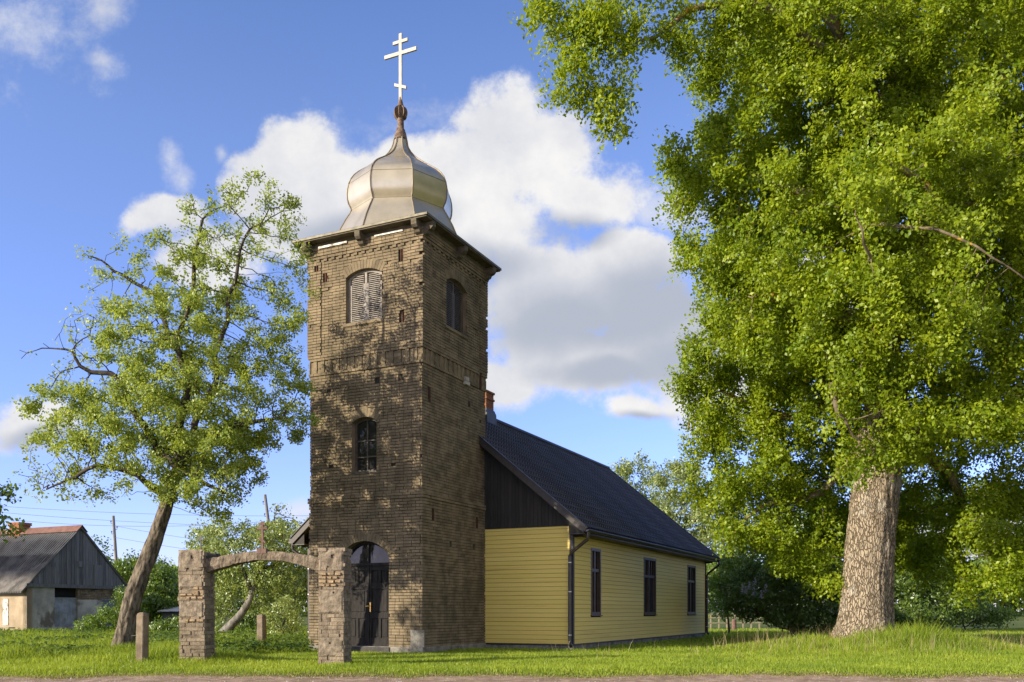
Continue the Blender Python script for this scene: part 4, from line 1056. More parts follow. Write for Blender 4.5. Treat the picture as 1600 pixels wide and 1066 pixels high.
# the great oak on the right
YO = 26.0
oak_ells = [(1250, 120, 25, 165, 130, 3.6), (1450, 60, 25, 190, 160, 4.3), (1175, 320, 25, 130, 130, 3.0), (1075, 285, 25.3, 66, 70, 1.6), (1060, 335, 25, 40, 30, 1.0), (1400, 330, 23, 170, 150, 3.2), (1210, 500, 24.5, 115, 100, 3.0),
            (1390, 520, 22.8, 150, 110, 2.6), (1150, 610, 27, 110, 60, 2.0), (1068, 605, 26.6, 58, 26, 1.0), (1090, 660, 27, 50, 40, 1.2), (1240, 660, 26.8, 140, 80, 2.0), (1170, 745, 27, 100, 65, 2.0), (1175, 835, 27, 80, 40, 1.6), (1265, 780, 27.4, 70, 70, 1.4), (1225, 860, 27.4, 60, 30, 1.2), (1120, 790, 27, 40, 40, 1.0), (1270, 880, 27, 60, 50, 1.4),
            (1560, 300, 24, 150, 230, 3.8), (1560, 590, 24, 150, 95, 3.5), (1500, 790, 28, 150, 120, 2.6), (1565, 900, 25.5, 75, 70, 1.6), (1480, 900, 27.5, 70, 45, 1.2), (1335, 645, 22.4, 80, 55, 1.3), (1350, 700, 22.8, 62, 45, 1.0), (1400, 690, 23.2, 50, 40, 1.0), (1335, 740, 23, 30, 30, .6), (1480, 690, 23.2, 110, 50, 1.8), (1560, 660, 23.4, 90, 45, 1.5),
            (1700, 300, 26, 190, 350, 4), (1680, 800, 27, 120, 150, 3), (1480, -230, 26, 330, 190, 5), (1200, -70, 24.5, 150, 80, 3), (1110, 50, 24, 60, 70, 1.6), (1170, 150, 26.5, 90, 110, 1.5), (1260, 60, 27.5, 150, 110, 1.5), (1420, 60, 28, 150, 130, 1.5), (1140, 240, 26.5, 70, 60, 1.3), (1260, 420, 29, 170, 230, 2.6), (1450, 300, 29.5, 230, 300, 3), (1300, 400, 27.5, 200, 260, 1.5), (1480, 350, 27.5, 160, 260, 1.5), (1180, 620, 27.5, 120, 80, 1.5), (1350, 650, 28.5, 150, 90, 1.5), (1250, 540, 28.5, 120, 110, 1.5), (1520, 620, 28, 110, 110, 1.5), (1560, 840, 27, 80, 80, 1.6), (1440, 820, 28.5, 70, 60, 1.3),
            (1105, 430, 25, 55, 50, 1.2), (1112, 520, 25, 60, 60, 1.4), (1290, 840, 30, 110, 70, 2.0), (1280, 740, 29.5, 120, 70, 2.4)]
over_ells = [(912, 80, 22.5, 66, 80, 1.0), (890, 140, 22.4, 48, 50, .7), (968, 125, 22.5, 32, 100, .6), (865, 45, 22.5, 38, 40, .7), (820, 5, 22.5, 18, 14, .4), (1000, 12, 22.8, 80, 28, 1.0), (965, 185, 22.5, 24, 34, .5), (935, 60, 22.5, 50, 60, .8), (950, 40, 22.6, 60, 45, .8), (1070, 90, 23.2, 28, 24, .6)]
tree('oak_tree', 'huge oak with a thick grey trunk and dense bright green crown', 'tree', (OAK.x, OAK.y, .12),
     TP((1350, 1010, .80), (1352, 975, .74), (1356, 900, .68), (1362, 820, .645), (1370, 740, .63), (1376, 680, .62), (1385, 620, .55), (1378, 520, .45), (1375, 400, .38), (1390, 280, .32), (1400, 150, .25), (1420, 0, .18), (1440, -150, .1), Y=YO), oak_ells + over_ells + over_ells, 7600, 1000000, .103, L['oak'], 5, M['oakbark'], M['oaktwig'],
     step=.36, kill=.44, sigma=.22, r0=.008, ridge=.06, flare=1.5, sub=7, nsides=96, expo=2.4, infl=3.0, aspect=.33, outw=.55, zs=.95,
     limbs=[TP((1385, 640, .5), (1430, 660, .3, 25.6), (1500, 658, .26, 25.2), (1600, 655, .2, 24.8), (1690, 640, .1, 24.5), Y=YO), TP((1378, 540, .4), (1440, 460, .25), (1500, 380, .2), (1510, 250, .14), (1560, 120, .08), Y=YO),
            TP((1376, 520, .35), (1300, 480, .2, 25.2), (1220, 460, .14, 24.6), (1140, 430, .06, 24.6), Y=YO), TP((1380, 600, .35), (1310, 640, .18, 26.4), (1230, 650, .12, 26.8), (1130, 620, .05, 26.8), Y=YO), TP((1376, 380, .3), (1290, 320, .18, 25), (1200, 300, .12, 24.8), (1090, 280, .05, 25), Y=YO),
            TP((1395, 200, .25), (1300, 100, .16, 25), (1180, 20, .12, 24), (1090, 20, .075, 23.2), (1040, 35, .05, 22.8), (1000, 50, .03, 22.6), Y=YO), TP((1395, 220, .2), (1250, -40, .14, 24.4), (1080, -60, .1, 23), (960, -20, .07, 22.6), (930, 20, .045, 22.5), (900, 70, .025, 22.5), Y=YO),
            TP((1376, 600, .3), (1340, 620, .16, 24), (1300, 600, .1, 22.6), (1310, 650, .05, 22.4), (1340, 690, .03, 22.6), Y=YO), TP((1378, 480, .3), (1420, 420, .18, 24), (1440, 340, .13, 22.8), (1400, 250, .08, 21.8), Y=YO), TP((1430, 660, .25), (1470, 740, .15, 27), (1520, 800, .1, 27.5), (1560, 880, .05, 26.5), Y=25.6),
            TP((1390, 300, .2), (1340, 360, .06, 22.4), (1400, 350, .045, 20.8), (1470, 362, .036, 20.3), (1530, 385, .026, 20.2), (1600, 440, .015, 20.3), Y=YO), TP((1400, 430, .2), (1380, 420, .05, 22), (1370, 400, .04, 20.8), (1345, 350, .022, 20.4), (1330, 330, .012, 20.4), Y=YO), TP((1376, 690, .3), (1300, 740, .12, 26.6), (1220, 790, .09, 27), (1150, 830, .04, 27), Y=YO)])

# other trees, shrubs
def bush(name, label, cat, px, py, Y, ells, nleaf, ls, lm, seed, group=None, stems=3, natt=None, sigma=None, kill=None, trunk=None, limbs=(), bark='twig', r=.06, thin=None, tips=1.0, sub=4):
    b = at(px, HOR, Y); b.z = float(gz(b.x, b.y)); sc = Y / F
    ext = np.mean([e[3] + e[4] for e in ells]) * sc
    step = max(.2, ext * .1)
    ctr = at(ells[0][0], ells[0][1], ells[0][2])
    if trunk is None: trunk = [(b - Vector((0, 0, .1)), r), (b.lerp(ctr, .3), r * .8), (b.lerp(ctr, .6), r * .6)]
    return tree(name, label, cat, b, trunk, ells, natt or 330, nleaf, ls, lm, seed, M[bark], M['twig'], group, step=step, kill=kill or step * 1.3, sigma=sigma or step * .62, r0=.01, nsides=12, flare=.5, sub=sub, infl=99, limbs=limbs, thin=thin, tips=tips)
Y1 = 38
bush('orchard_tree', 'old orchard tree with a bare silvery leaning trunk behind the gate', 'tree', 346, 992, Y1, [(400, 850, Y1, 85, 45, 2), (350, 845, Y1, 45, 35, 1.2), (430, 890, Y1, 55, 50, 1.6), (370, 905, Y1 + .5, 55, 40, 1.5), (345, 925, Y1 + 1, 30, 40, 1)], 15000, .11, L['pale'], 21,
     trunk=TP((338, 1000, .2), (356, 982, .19), (380, 955, .15), (394, 925, .12), (396, 895, .09), Y=Y1), bark='deadwood', natt=500, sigma=.16, limbs=[TP((396, 925, .1), (380, 890, .07), (375, 860, .04), Y=Y1), TP((402, 900, .09), (430, 880, .06), (445, 850, .03), Y=Y1)])
Y2 = 41
bush('orchard_tree', 'tall loose pale green orchard tree beside the tower wall', 'tree', 455, 990, Y2, [(452, 850, Y2, 42, 45, 1.3), (432, 815, Y2, 14, 32, .5), (462, 905, Y2, 45, 45, 1.6), (420, 930, Y2, 40, 40, 1.4), (478, 850, Y2, 28, 50, 1), (450, 815, Y2, 12, 26, .4)], 14000, .115, L['pale'], 22, natt=420, sigma=.15,
     limbs=[TP((440, 960, .1), (425, 880, .07), (430, 820, .04), (432, 795, .02), Y=Y2)], r=.1)
bush('shrub', 'low dark shrub under the orchard trees behind the post', 'shrub', 430, 985, 44, [(430, 965, 44, 38, 22, 1.4), (395, 968, 44, 30, 18, 1)], 6000, .11, L['dark'], 23)
bush('shrub', 'twiggy pale shrub left of the church downpipe', 'shrub', 443, 1000, 34, [(440, 968, 34, 26, 32, .8), (455, 955, 34, 18, 28, .6)], 3500, .075, L['pale'], 24)
bush('orchard_tree', 'small pale tree showing through the gate beside the left pillar', 'tree', 335, 985, 46, [(330, 880, 46, 30, 45, 1.4), (320, 845, 46, 26, 26, 1), (345, 930, 46, 30, 40, 1.3)], 6500, .13, L['pale'], 25, sigma=.16)
bush('broadleaf_tree', 'dark green tree between the leaning trunk and the left pillar', 'tree', 245, 985, 58, [(245, 915, 58, 28, 32, 1.8), (235, 950, 58, 32, 30, 1.8), (262, 935, 58, 22, 28, 1.5), (250, 885, 58, 12, 14, .8)], 11000, .17, L['green'], 26, sigma=.26)
bush('broadleaf_tree', 'lighter rounded tree just left of the left gate pillar', 'tree', 274, 985, 74, [(276, 925, 74, 18, 34, 1.8), (268, 945, 74, 16, 25, 1.4), (282, 955, 74, 16, 25, 1.4)], 6000, .2, L['green'], 27, sigma=.3)
bush('broadleaf_tree', 'yellow green tree behind the old house gable', 'tree', 190, 985, 62, [(190, 905, 62, 24, 28, 1.6), (205, 890, 62, 22, 26, 1.4), (180, 935, 62, 26, 28, 1.6), (160, 880, 62, 12, 40, .8)], 7000, .18, L['green'], 28, sigma=.24, thin=lambda p: np.where(p[:, 2] > 4.5, .4, 1.0))
bush('shrub', 'green elder shrub against the old house corner', 'shrub', 175, 992, 42, [(178, 968, 42, 30, 24, 1.2), (150, 978, 42, 30, 15, 1), (192, 940, 42, 14, 22, .7)], 6500, .1, L['green'], 29, sigma=.16)
bush('shrub', 'mixed low hedge shrub behind the concrete post by the tree', 'shrub', 262, 996, 40, [(255, 985, 40, 26, 14, .8), (278, 980, 40, 16, 16, .8)], 4000, .1, L['green'], 30, sigma=.14)
Y3 = 62
bush('poplar_tree', 'grey green poplar rising beyond the nave roof ridge', 'tree', 1000, 990, Y3, [(992, 745, Y3, 36, 40, 1.8), (1000, 800, Y3, 45, 45, 2), (968, 745, Y3, 14, 28, .8), (1020, 860, Y3, 60, 60, 2.5)], 15000, .17, L['willow'], 31, natt=500, sigma=.24, r=.2)
bush('willow_tree', 'pale silvery willow behind the far end of the nave', 'tree', 1075, 990, Y3 - 4, [(1065, 765, 58, 48, 50, 2.4), (1085, 815, 58, 48, 50, 2.4), (1045, 810, 58, 40, 45, 2), (1105, 865, 58, 50, 55, 2.4), (1120, 790, 58, 40, 50, 2)], 22000, .16, L['willow'], 32, natt=650, sigma=.25, r=.25)
bush('broadleaf_tree', 'bright green tree standing at the far nave corner', 'tree', 1140, 985, 48, [(1132, 905, 48, 36, 40, 1.8), (1160, 870, 48, 40, 35, 1.8), (1200, 850, 48, 40, 35, 1.8), (1125, 945, 48, 20, 22, 1)], 15000, .14, L['green'], 33, sigma=.2, natt=500)
lil = [(1195, 915, 37, 62, 45, 2), (1170, 940, 37, 40, 32, 1.4), (1250, 905, 37, 55, 50, 2), (1300, 935, 37, 45, 45, 1.6), (1235, 955, 36.5, 60, 30, 1.4), (1280, 970, 36.5, 60, 20, 1.2)]
lr = bush('lilac_shrub', 'big dark lilac shrub with pale flower spikes behind the oak trunk', 'shrub', 1245, 990, 37, lil, 34000, .11, L['dark'], 34, natt=1000, sigma=.16, limbs=[TP((1242, 985, .05), (1185, 960, .05), (1180, 930, .03), Y=37), TP((1242, 985, .05), (1290, 955, .05), (1300, 930, .03), Y=37)])
rngl = np.random.default_rng(8); fl = []
for (px, py) in ((1170, 922), (1180, 915), (1196, 925), (1215, 905), (1190, 935), (1230, 880), (1178, 930), (1205, 892), (1160, 925), (1165, 928)):
    c = np.array(at(px, py, 35.0)); k = 70; t = rngl.random(k); fl.append(c + np.stack([rngl.normal(0, .05, k) * (1 - t), rngl.normal(0, .05, k) * (1 - t), t * .3], 1))
for k_, f_ in enumerate(fl):
    V, Fc, tt = leaves(f_ - np.array(lr.location), .05, 4 + k_); npmesh('flower_spike', V, Fc, L['lilac'], lr, tint=tt)
bush('broadleaf_tree', 'dark tree filling the gap right of the oak trunk', 'tree', 1440, 985, 50, [(1430, 850, 50, 70, 60, 2.5), (1420, 920, 50, 60, 45, 2), (1470, 800, 50, 60, 40, 2), (1390, 800, 50, 50, 60, 2), (1490, 930, 50, 60, 35, 2), (1400, 955, 50, 60, 25, 1.5)], 26000, .17, L['dark'], 35, sigma=.24, natt=500)
bush('broadleaf_tree', 'green tree at the right edge beyond the hanging oak branch', 'tree', 1560, 985, 60, [(1575, 920, 60, 60, 40, 2), (1520, 925, 60, 50, 40, 2), (1620, 870, 60, 60, 60, 2.5), (1560, 800, 60, 50, 30, 2), (1480, 955, 60, 50, 20, 1.5)], 18000, .2, L['green'], 36, sigma=.28)
bush('shrub', 'low sunny shrub in the field right of the boulder', 'shrub', 1510, 985, 54, [(1500, 965, 54, 40, 14, 1.2), (1545, 962, 54, 40, 16, 1.2)], 6000, .14, L['green'], 39, sigma=.2)
bush('shrub', 'low dull shrub in the field behind the boulder', 'shrub', 1430, 985, 48, [(1425, 966, 48, 40, 16, 1.2), (1465, 968, 48, 25, 12, 1)], 5000, .13, L['dark'], 40, sigma=.2)
bush('broadleaf_tree', 'dark backing tree seen under the oak limbs left of the trunk', 'tree', 1300, 985, 52, [(1290, 830, 52, 70, 60, 2.5), (1250, 860, 52, 60, 60, 2.5), (1330, 900, 52, 50, 60, 2)], 16000, .18, L['dark'], 37, sigma=.26, natt=500)
bush('roadside_tree', 'thin leafy branches reaching in at the left edge', 'tree', -120, 1030, 18.5, [(-80, 800, 18.5, 70, 60, .8), (-20, 790, 18.5, 35, 35, .5), (18, 775, 18.5, 20, 14, .3), (15, 835, 18.5, 22, 14, .3), (-120, 700, 18.5, 80, 70, 1)], 5000, .09, L['green'], 38, sigma=.1, natt=500, kill=.22, r=.1)
# far wood line
rng = np.random.default_rng(77); k = 70000
xw = rng.uniform(-150, 190, k); yw = rng.uniform(190, 230, k); top = 8 + 5 * vnoise(xw, xw * 0, .09, 4) + 3 * vnoise(xw, xw * 0, .3, 5)
P = np.stack([xw, yw, rng.random(k) ** .7 * top - .3], 1)
V, Fc, tt = leaves(P, 1.1, 5, up=.4); tag(npmesh('far_woods', V, Fc, L['green'], tint=tt), 'low line of distant woods along the horizon', 'woods', kind='stuff')

# ------------------------------------------------------------------ old house on the left
hs0 = at(42, HOR, 45); house = empty('old_house', (hs0.x, hs0.y, -.15), R(-25.5))
tag(house, 'dilapidated low house with grey board gable and corrugated roof', 'house')
GW, HLN, WH, RH = 6.05, 11.0, 2.44, 5.5; SLH = (RH - WH) / (GW / 2)
HS = Plane((-HLN, 0, 0), (1, 0, 0), (0, -1, 0)); HG = Plane((0, 0, 0), (0, 1, 0), (1, 0, 0))
hw_ = MB(); HS.box(hw_, 0, HLN, -.3, WH, -.3, 0); hw_.build('front_wall', M['plaster'], house)
hw_ = MB()
for (a, b, z0, z1) in ((0, 1.55, -.3, WH), (1.55, 2.95, -.3, .35), (2.95, 4.4, -.3, 1.75), (4.4, 5.3, -.3, .4), (5.3, GW, -.3, WH)): HG.box(hw_, a + .0, b, z0, z1, -.3, .0)
hw_.build('gable_wall', M['oldplaster'], house)
hw_ = MB(); hw_.box(-HLN, 0, GW - .3, GW, -.3, WH); hw_.box(-HLN, -HLN + .3, .0, GW - .3, -.3, WH); hw_.build('back_wall', M['oldplaster'], house)
hb = MB(); rnd = random.Random(4); z = 1.75
while z < WH - .05:
    x = 2.95
    while x < 5.3:
        l = rnd.uniform(.16, .28); HG.box(hb, x, min(5.3, x + l - .015), z, z + .075, -.25, -.02 - rnd.random() * .04, rnd.random()); x += l
    z += .09
hb.build('exposed_brick', M['brick'], house)
hd = MB(); HG.box(hd, 1.55, 2.95, 1.85, WH, -.28, -.2); hd.build('dark_opening', M['dark'], house)
hp = MB(); n = 14
for i in range(n):
    for j in range(10):
        q = lambda a, b: HG(1.56 + 1.38 * a / n, .35 + 1.5 * b / 10, -.1 + .04 * mnoise.noise(Vector((a * .5, b * .3, 1))))
        hp.poly([q(i, j), q(i + 1, j), q(i + 1, j + 1), q(i, j + 1)])
hp.build('plastic_sheet', M['plastic'], house)
hk = MB(); 
for k in range(6): HG.box(hk, 4.4 + k * .15, 4.4 + k * .15 + .143, .4, 1.75, -.2, -.03 - .01 * (k % 2), random.random())
HG.box(hk, 4.36, 5.34, 1.72, 1.8, -.2, .02); hk.build('boarded_window', M['bluewood'], house)
gbd = MB(); x = -.1
while x < GW + .1:
    x1 = x + rnd.uniform(.11, .17); zt = lambda a: WH + SLH * (GW / 2 - abs(a - GW / 2)) - .06
    lo = WH + .0 - (.05 * rnd.random())
    za, zb = max(zt(x), lo + .02), max(zt(x1), lo + .02); d = .06 + rnd.random() * .03; g = .006
    gbd.hexa([HG(x + g, lo, .02), HG(x1 - g, lo, .02), HG(x1 - g, lo, d), HG(x + g, lo, d), HG(x + g, za, .02), HG(x1 - g, zb, .02), HG(x1 - g, zb, d), HG(x + g, za, d)], rnd.random()); x = x1
HG.box(gbd, -.1, GW + .1, WH - .1, WH + .08, .0, .12, .4); HG.box(gbd, 1.3, 1.5, 3.4, 3.6, .09, .13, .2); HG.box(gbd, 2.85, 3.1, 3.45, 3.75, .09, .14, .7)
HG.box(gbd, 3.85, 4.35, 2.5, 3.6, .095, .125, .9)
gbd.build('gable_boarding', M['greywood'], house)
for sgn in (0, 1):                                                  # corrugated sheets
    nu = 11 * 12 * 2; V = []; us = np.linspace(-HLN - .3, .18, nu + 1); rows_ = [(-.42, 0), (.0, 0), (.75, 0), (.752, .025), (1.55, .025), (1.552, .05), (2.35, .05), (2.352, .075), (GW / 2, .075)]
    for (t, l) in rows_:
        for u in us:
            y = t if sgn == 0 else GW - t
            V.append((u, y, WH + SLH * t + .07 - l * .5 + .04 * math.cos(2 * math.pi * u / .18)))
    idx = np.arange(len(V)).reshape(len(rows_), nu + 1)
    Fq = np.stack([idx[:-1, :-1].ravel(), idx[:-1, 1:].ravel(), idx[1:, 1:].ravel(), idx[1:, :-1].ravel()], 1)
    npmesh('roof', V, Fq, M['slate'], house)
    ub = MB(); f = (lambda t: t) if sgn == 0 else (lambda t: GW - t)
    ub.hexa([(-HLN - .25, f(-.38), WH - SLH * .38 - .02), (.15, f(-.38), WH - SLH * .38 - .02), (.15, GW / 2, RH - .02), (-HLN - .25, GW / 2, RH - .02), (-HLN - .25, f(-.38), WH - SLH * .38 + .03), (.15, f(-.38), WH - SLH * .38 + .03), (.15, GW / 2, RH + .03), (-HLN - .25, GW / 2, RH + .03)])
    ub.build('roof_deck', M['greywood'], house)
rr_ = MB()
for sgn in (-1, 1): rr_.hexa([(-HLN - .32, GW / 2, RH + .13), (.22, GW / 2, RH + .13), (.22, GW / 2 + sgn * .34, RH + .13 - .34 * SLH), (-HLN - .32, GW / 2 + sgn * .34, RH + .13 - .34 * SLH), (-HLN - .32, GW / 2, RH + .145), (.22, GW / 2, RH + .145), (.22, GW / 2 + sgn * .34, RH + .145 - .34 * SLH), (-HLN - .32, GW / 2 + sgn * .34, RH + .145 - .34 * SLH)])
rr_.build('ridge_sheet', M['redridge'], house)
hc_ = MB(); z = RH - .5
while z < RH + .42: 
    g = .05 if z > RH + .28 else 0
    hc_.box(-5.05 - g, -4.25 + g, GW / 2 - .35 - g, GW / 2 + .35 + g, z, z + .068, random.random()); z += .08
hc_.build('chimney', M['chimney'], house)
hwn = MB(); HS.box(hwn, HLN - 1.75, HLN - 1.35, .45, 1.75, -.01, .03); hwn.build('whitewashed_panel', M['whiteboard'], house)
# bench by the house
bc = at(2, HOR, 42.5); bench = empty('bench', (bc.x, bc.y, float(gz(bc.x, bc.y))), R(-25.5)); tag(bench, 'rough pale plank bench beside the cream house wall', 'bench')
b_ = MB(); b_.box(-.9, .75, -.16, .16, .36, .41); b_.build('seat', M['oldfence'], bench)
for x in (-.7, .3):
    for y in (-.12, .12):
        l = MB(); l.bar((x, y, -.05), (x + .08, y, .36), .05, .05, (0, 1, 0)); l.build('leg', M['oldfence'], bench)

# shed far behind, fence, power line, boulder, stone
sc_ = at(276, HOR, 57); shed = empty('shed', (sc_.x, sc_.y, -.16), R(-25)); tag(shed, 'small dark shed with pale sheet roof beyond the left gate pillar', 'shed')
m_ = MB(); m_.box(-.55, .9, -.6, .8, -.2, 1.15); m_.build('wall', M['greywood'], shed); m_ = MB()
m_.hexa([(-.75, -.85, 1.13), (1.1, -.85, 1.13), (1.1, 1.0, 1.5), (-.75, 1.0, 1.5), (-.75, -.85, 1.18), (1.1, -.85, 1.18), (1.1, 1.0, 1.55), (-.75, 1.0, 1.55)]); m_.build('roof', M['shedroof'], shed)
def pole(px0, py0, px1, py1, Y, label, lean):
    a = at(px0, py0, Y); b = at(px1, py1, Y); z0 = -.3; d = (a - b) / (a.z - b.z); foot = b + d * (z0 - b.z)
    p = empty('power_pole', foot); tag(p, label, 'power pole', 'timber power poles'); m_ = MB(); m_.tube([Vector((0, 0, 0)), a - foot], [.14, .095], 10); m_.build('pole', M['polewood'], p, smooth=True)
    for s, t in ((-1, .93), (1, .88), (-1, .84)):
        q = (a - foot) * t; i_ = MB(); i_.tube([q, q + Vector((s * .2, 0, .0)), q + Vector((s * .2, 0, .12))], .018, 6); i_.lathe([(.0, q.z + .1), (.05, q.z + .12), (.045, q.z + .2), (0, q.z + .22)], 8, (q.x + s * .2, q.y)); i_.build('insulator', M['darkiron'], p)
    return a
pole(414, 773, 423, 845, 60, 'leaning grey power pole rising behind the gate cross', 1)
pole(177, 806, 182, 885, 64, 'upright power pole beyond the old house gable', 0)
for k, (l, r, z) in enumerate((((-40, 788), (700, 800), 62.0), ((-40, 797), (700, 822), 62.6), ((-40, 806), (415, 815), 61.5), ((180, 822), (700, 875), 63), ((180, 840), (700, 890), 63.5))):
    m_ = MB(); a, b = at(*l, z), at(*r, z)
    if k < 2: b = at(r[0], r[1], z)
    pts = []
    for i in range(25):
        t = i / 24; q = a.lerp(b, t); q.z -= .5 * 4 * t * (1 - t); pts.append(q)
    m_.tube(pts, .012, 5); tag(m_.build('power_wire', M['wire']), 'thin slack power wire crossing the sky behind the leaning tree', 'wire', 'power wires behind the gate')
fc = at(1122, HOR, 62); fence = empty('paddock_fence', (fc.x, fc.y, -.16)); tag(fence, 'thin grey paddock fence beyond the far nave corner', 'fence')
for k in range(9):
    m_ = MB(); x = -1.6 + k * .55; m_.box(x - .04, x + .04, -.04, .04, -.2, 1.05 + .1 * math.sin(k * 2.1)); m_.build('post', M['oldfence'], fence)
for z in (.35, .7, .95):
    m_ = MB(); m_.bar((-1.7, -.06, z), (2.9, -.06, z + .02), .03, .05); m_.build('rail', M['oldfence'], fence)
gp = at(1147, HOR, 56); m_ = MB(); m_.tube([(gp.x, gp.y, -.3), (gp.x, gp.y, .45), (gp.x, gp.y, .5)], [.16, .14, .1], 9); tag(m_.build('wooden_post', M['rustcross'], smooth=True), 'stout brown wooden post near the paddock fence', 'post')
def boulder(name, c, r, mt, label, cat, seed):
    bm = bmesh.new(); bmesh.ops.create_icosphere(bm, subdivisions=4, radius=1)
    for v in bm.verts:
        n = v.co.copy(); k = 1 + .22 * mnoise.noise(n * 1.3 + Vector((seed, 0, 0))) + .07 * mnoise.noise(n * 4 + Vector((0, seed, 0)))
        v.co = Vector((n.x * r[0] * k, n.y * r[1] * k, n.z * r[2] * k))
    me = bpy.data.meshes.new(name); bm.to_mesh(me); bm.free(); me.materials.append(mt)
    me.polygons.foreach_set('use_smooth', np.ones(len(me.polygons), dtype=bool))
    o = bpy.data.objects.new(name, me); C.objects.link(o); o.location = c; tag(o, label, cat)
boulder('boulder', at(1440, HOR, 32) + Vector((0, 0, -1.05)), (.62, .5, .42), M['rock'], 'dark rounded boulder in tall grass right of the oak', 'boulder', 2)
boulder('stone', at(1384, HOR, 25.1) + Vector((0, 0, -.86)), (.16, .13, .17), M['palestone'], 'pale stone leaning on the foot of the oak trunk', 'stone', 5)

# ------------------------------------------------------------------ grass
def in_building(x, y):
    dx = x - church.location.x; dy = y - church.location.y; a = R(25.5)
    u = dx * math.cos(a) - dy * math.sin(a); v = dx * math.sin(a) + dy * math.cos(a)
    t = ((u > -TW - .05) & (u < .05) & (v > -.05) & (v < TW)); n_ = ((u > HX0) & (u < HX1) & (v > HY0) & (v < HY1))
    dx = x - hs0.x; dy = y - hs0.y; u = dx * math.cos(a) - dy * math.sin(a); v = dx * math.sin(a) + dy * math.cos(a)
    return t | n_ | ((u < 0) & (u > -12) & (v > 0) & (v < GW))
def blades(x, y, h, w, lean, tint, seed, bend=.5):
    rng = np.random.default_rng(seed); n = len(x); z = gz(x, y) - .01
    a = rng.uniform(0, 2 * np.pi, n); dx, dy = np.cos(a) * w / 2, np.sin(a) * w / 2
    b = rng.uniform(0, 2 * np.pi, n); l = lean * rng.random(n) * h; lx, ly = np.cos(b) * l, np.sin(b) * l
    V = np.empty((n, 5, 3))
    V[:, 0] = np.stack([x - dx, y - dy, z], 1); V[:, 1] = np.stack([x + dx, y + dy, z], 1)
    V[:, 2] = np.stack([x + dx * .8 + lx * .35, y + dy * .8 + ly * .35, z + h * .55], 1); V[:, 3] = np.stack([x - dx * .8 + lx * .35, y - dy * .8 + ly * .35, z + h * .55], 1)
    V[:, 4] = np.stack([x + lx, y + ly, z + h], 1)
    i = np.arange(n)[:, None] * 5
    Fc = np.concatenate([i + np.array([[0, 1, 2]]), i + np.array([[0, 2, 3]]), i + np.array([[3, 2, 4]])], 0)
    return V.reshape(-1, 3), Fc, np.repeat(tint, 5)
rng = np.random.default_rng(31)
def scatter(n, y0, y1, power=1.0, xf=.60):
    y = y0 + (y1 - y0) * rng.random(n) ** power; x = (rng.random(n) * 2 - 1) * (y * xf + .6); m = ~in_building(x, y)
    return x[m], y[m]
def edge_y(x): return 15.6 + .3 * (vnoise(x, x * 0, .7, 1) - .5) + .35 * (vnoise(x, x * 0, 2.1, 6) - .5)
def meadow_h(x, y):
    """height of the sward"""
    h = .035 + .035 * vnoise(x, y, .8, 8) + .035 * vnoise(x, y, 2.3, 9)
    r = np.sqrt((x - OAK.x) ** 2 + ((y - OAK.y + .8) * .8) ** 2); h = h + .26 * np.clip(1 - r / 4.6, 0, 1) ** 1.0 * (.35 + vnoise(x, y, 1.6, 12))
    h = h + .34 * np.exp(-(((x - 11.0) / 1.3) ** 2 + ((y - 24.2) / 1.1) ** 2)) * (.5 + vnoise(x, y, 2.1, 18))
    left = np.clip((-6.3 - x) / 1.5, 0, 1) * np.clip((y - 18.2) / 1.5, 0, 1); h = h + left * .2 * (.4 + vnoise(x, y, 1.1, 14))
    pl_ = np.exp(-((x + 6.3) ** 2 + (y - 19.3) ** 2) / 1.2); h = h + .2 * pl_
    right = np.clip((x - 3) / 4, 0, 1) * np.clip((y - 18.5) / 3, 0, 1); h = h + right * .05 * vnoise(x, y, .9, 15)
    return h * np.clip((y - edge_y(x)) / 1.3 + .3, .25, 1)
x, y = scatter(230000, 15.3, 25, 1.15); k = (y > edge_y(x)) ; x, y = x[k], y[k]
thin_ = rng.random(len(x)) < np.clip((y - edge_y(x)) / .7 + .12, 0, 1); x, y = x[thin_], y[thin_]
h = meadow_h(x, y) * rng.uniform(.6, 1.35, len(x)); tn = np.clip(.5 + .55 * (vnoise(x, y, .7, 20) - .5) + .4 * (vnoise(x, y, 2.6, 22) - .5) + rng.normal(0, .2, len(x)), 0, 1)
A_ = blades(x, y, h, .009 + .006 * rng.random(len(x)) + h * .012, .8, tn, 41)
x, y = scatter(130000, 25, 60, 1.4); h = (meadow_h(x, y) * 1.1 + .02) * rng.uniform(.6, 1.3, len(x)); tn = np.clip(.5 + .6 * (vnoise(x, y, .3, 21) - .5) + rng.normal(0, .2, len(x)), 0, 1)
B_ = blades(x, y, h, .018 + .012 * rng.random(len(x)), .8, tn, 42)
V = np.vstack([A_[0], B_[0]]); Fc = np.vstack([A_[1], B_[1] + len(A_[0])])
tag(npmesh('grass', V, Fc, L['grass'], tint=np.concatenate([A_[2], B_[2]])), 'bright green mown grass with taller tufts', 'grass', kind='stuff')
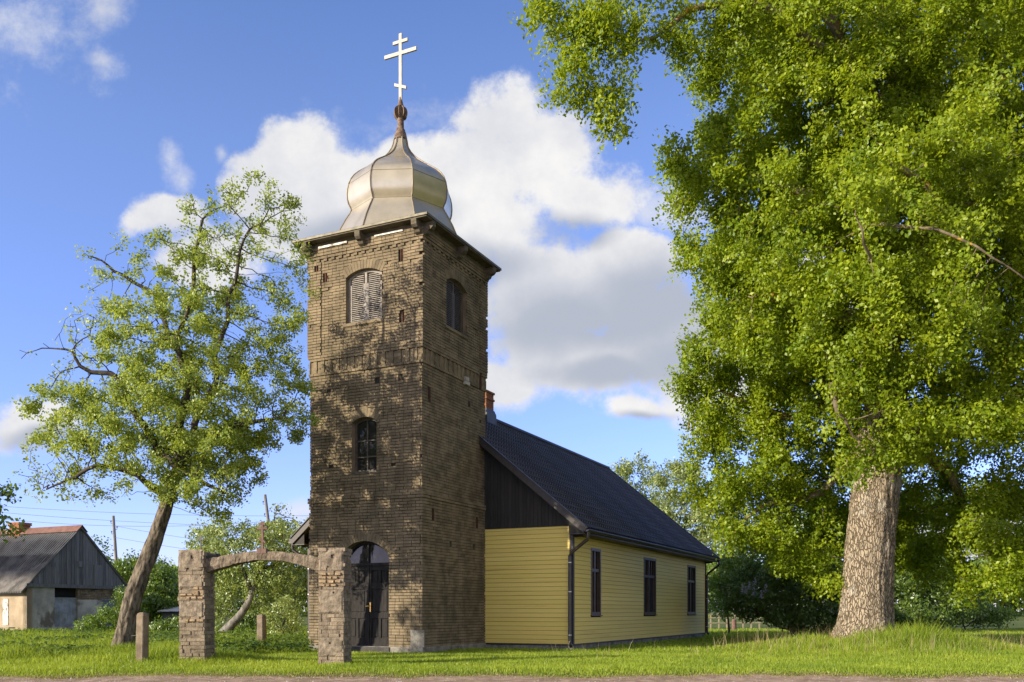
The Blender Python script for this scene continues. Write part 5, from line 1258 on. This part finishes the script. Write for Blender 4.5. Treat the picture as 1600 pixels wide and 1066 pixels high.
# dry stalks on the verge and round the oak
x, y = scatter(60000, 14.9, 16.6, .8); k = np.abs(y - edge_y(x) - .05) < .15 + .45 * rng.random(len(x)); x, y = x[k], y[k]; A_ = blades(x, y, rng.uniform(.012, .045, len(x)), np.full(len(x), .011), 1.8, rng.random(len(x)), 43)
n = 900; a = rng.uniform(0, 6.3, n); r = 4.6 * np.sqrt(rng.random(n)); x = OAK.x + r * np.cos(a); y = OAK.y - .8 + r * np.sin(a) * .9; B_ = blades(x, y, rng.uniform(.3, .7, n), np.full(n, .008), .7, rng.random(n), 44)
n = 160; x = rng.uniform(1, 12, n); y = rng.uniform(19, 25, n); m = ~in_building(x, y); x, y = x[m], y[m]; D_ = blades(x, y, rng.uniform(.2, .5, len(x)), np.full(len(x), .007), .5, rng.random(len(x)), 45)
V = np.vstack([A_[0], B_[0], D_[0]]); Fc = np.vstack([A_[1], B_[1] + len(A_[0]), D_[1] + len(A_[0]) + len(B_[0])])
tag(npmesh('dry_grass', V, Fc, L['straw'], tint=np.concatenate([A_[2], B_[2], D_[2]])), 'straw coloured dry stalks on the verge and round the oak', 'grass', kind='stuff')
# leafy ground cover on the left and behind the gate
n = 60000; y = 19.8 + 22 * rng.random(n) ** 1.3; x = -(y * .6) * rng.random(n)
gate_zone = (x > -6.6) & (y < 23.5 + .8 * vnoise(x, y, .5, 3)); m = ~in_building(x, y) & ~gate_zone & (vnoise(x, y, .45, 30) > .22) & (x / y * F < -312); x, y = x[m], y[m]
hh = .12 + .32 * vnoise(x, y, .8, 31) * np.clip((y - 19.5) / 1.5, .2, 1); P = np.stack([x, y, gz(x, y) + hh * rng.random(len(x)) ** .5], 1)
V, Fc, tt = leaves(P, .1, 47, up=1.3); tag(npmesh('ground_cover', V, Fc, L['herb'], tint=tt), 'leafy ground elder carpeting the unmown ground', 'ground cover', kind='stuff')
n = 1500; x = rng.uniform(-13, 13, n); y = edge_y(x) - rng.random(n) ** 1.5 * 1.6 - .05; V = []; Fc = []
s_ = rng.uniform(.006, .022, n)
for i in range(n):
    z = float(gz(x[i], y[i])) + .004; s = s_[i]; b = len(V); q = rng.uniform(.7, 1.3, 6)
    V += [(x[i] - s * q[0], y[i], z), (x[i], y[i] - s * q[1], z), (x[i] + s * q[2], y[i], z), (x[i], y[i] + s * q[3], z), (x[i], y[i], z + s * q[4])]
    Fc += [(b, b + 1, b + 4), (b + 1, b + 2, b + 4), (b + 2, b + 3, b + 4), (b + 3, b, b + 4)]
tag(npmesh('gravel', V, Fc, M['palestone']), 'loose pale gravel stones along the road edge', 'gravel', kind='stuff')
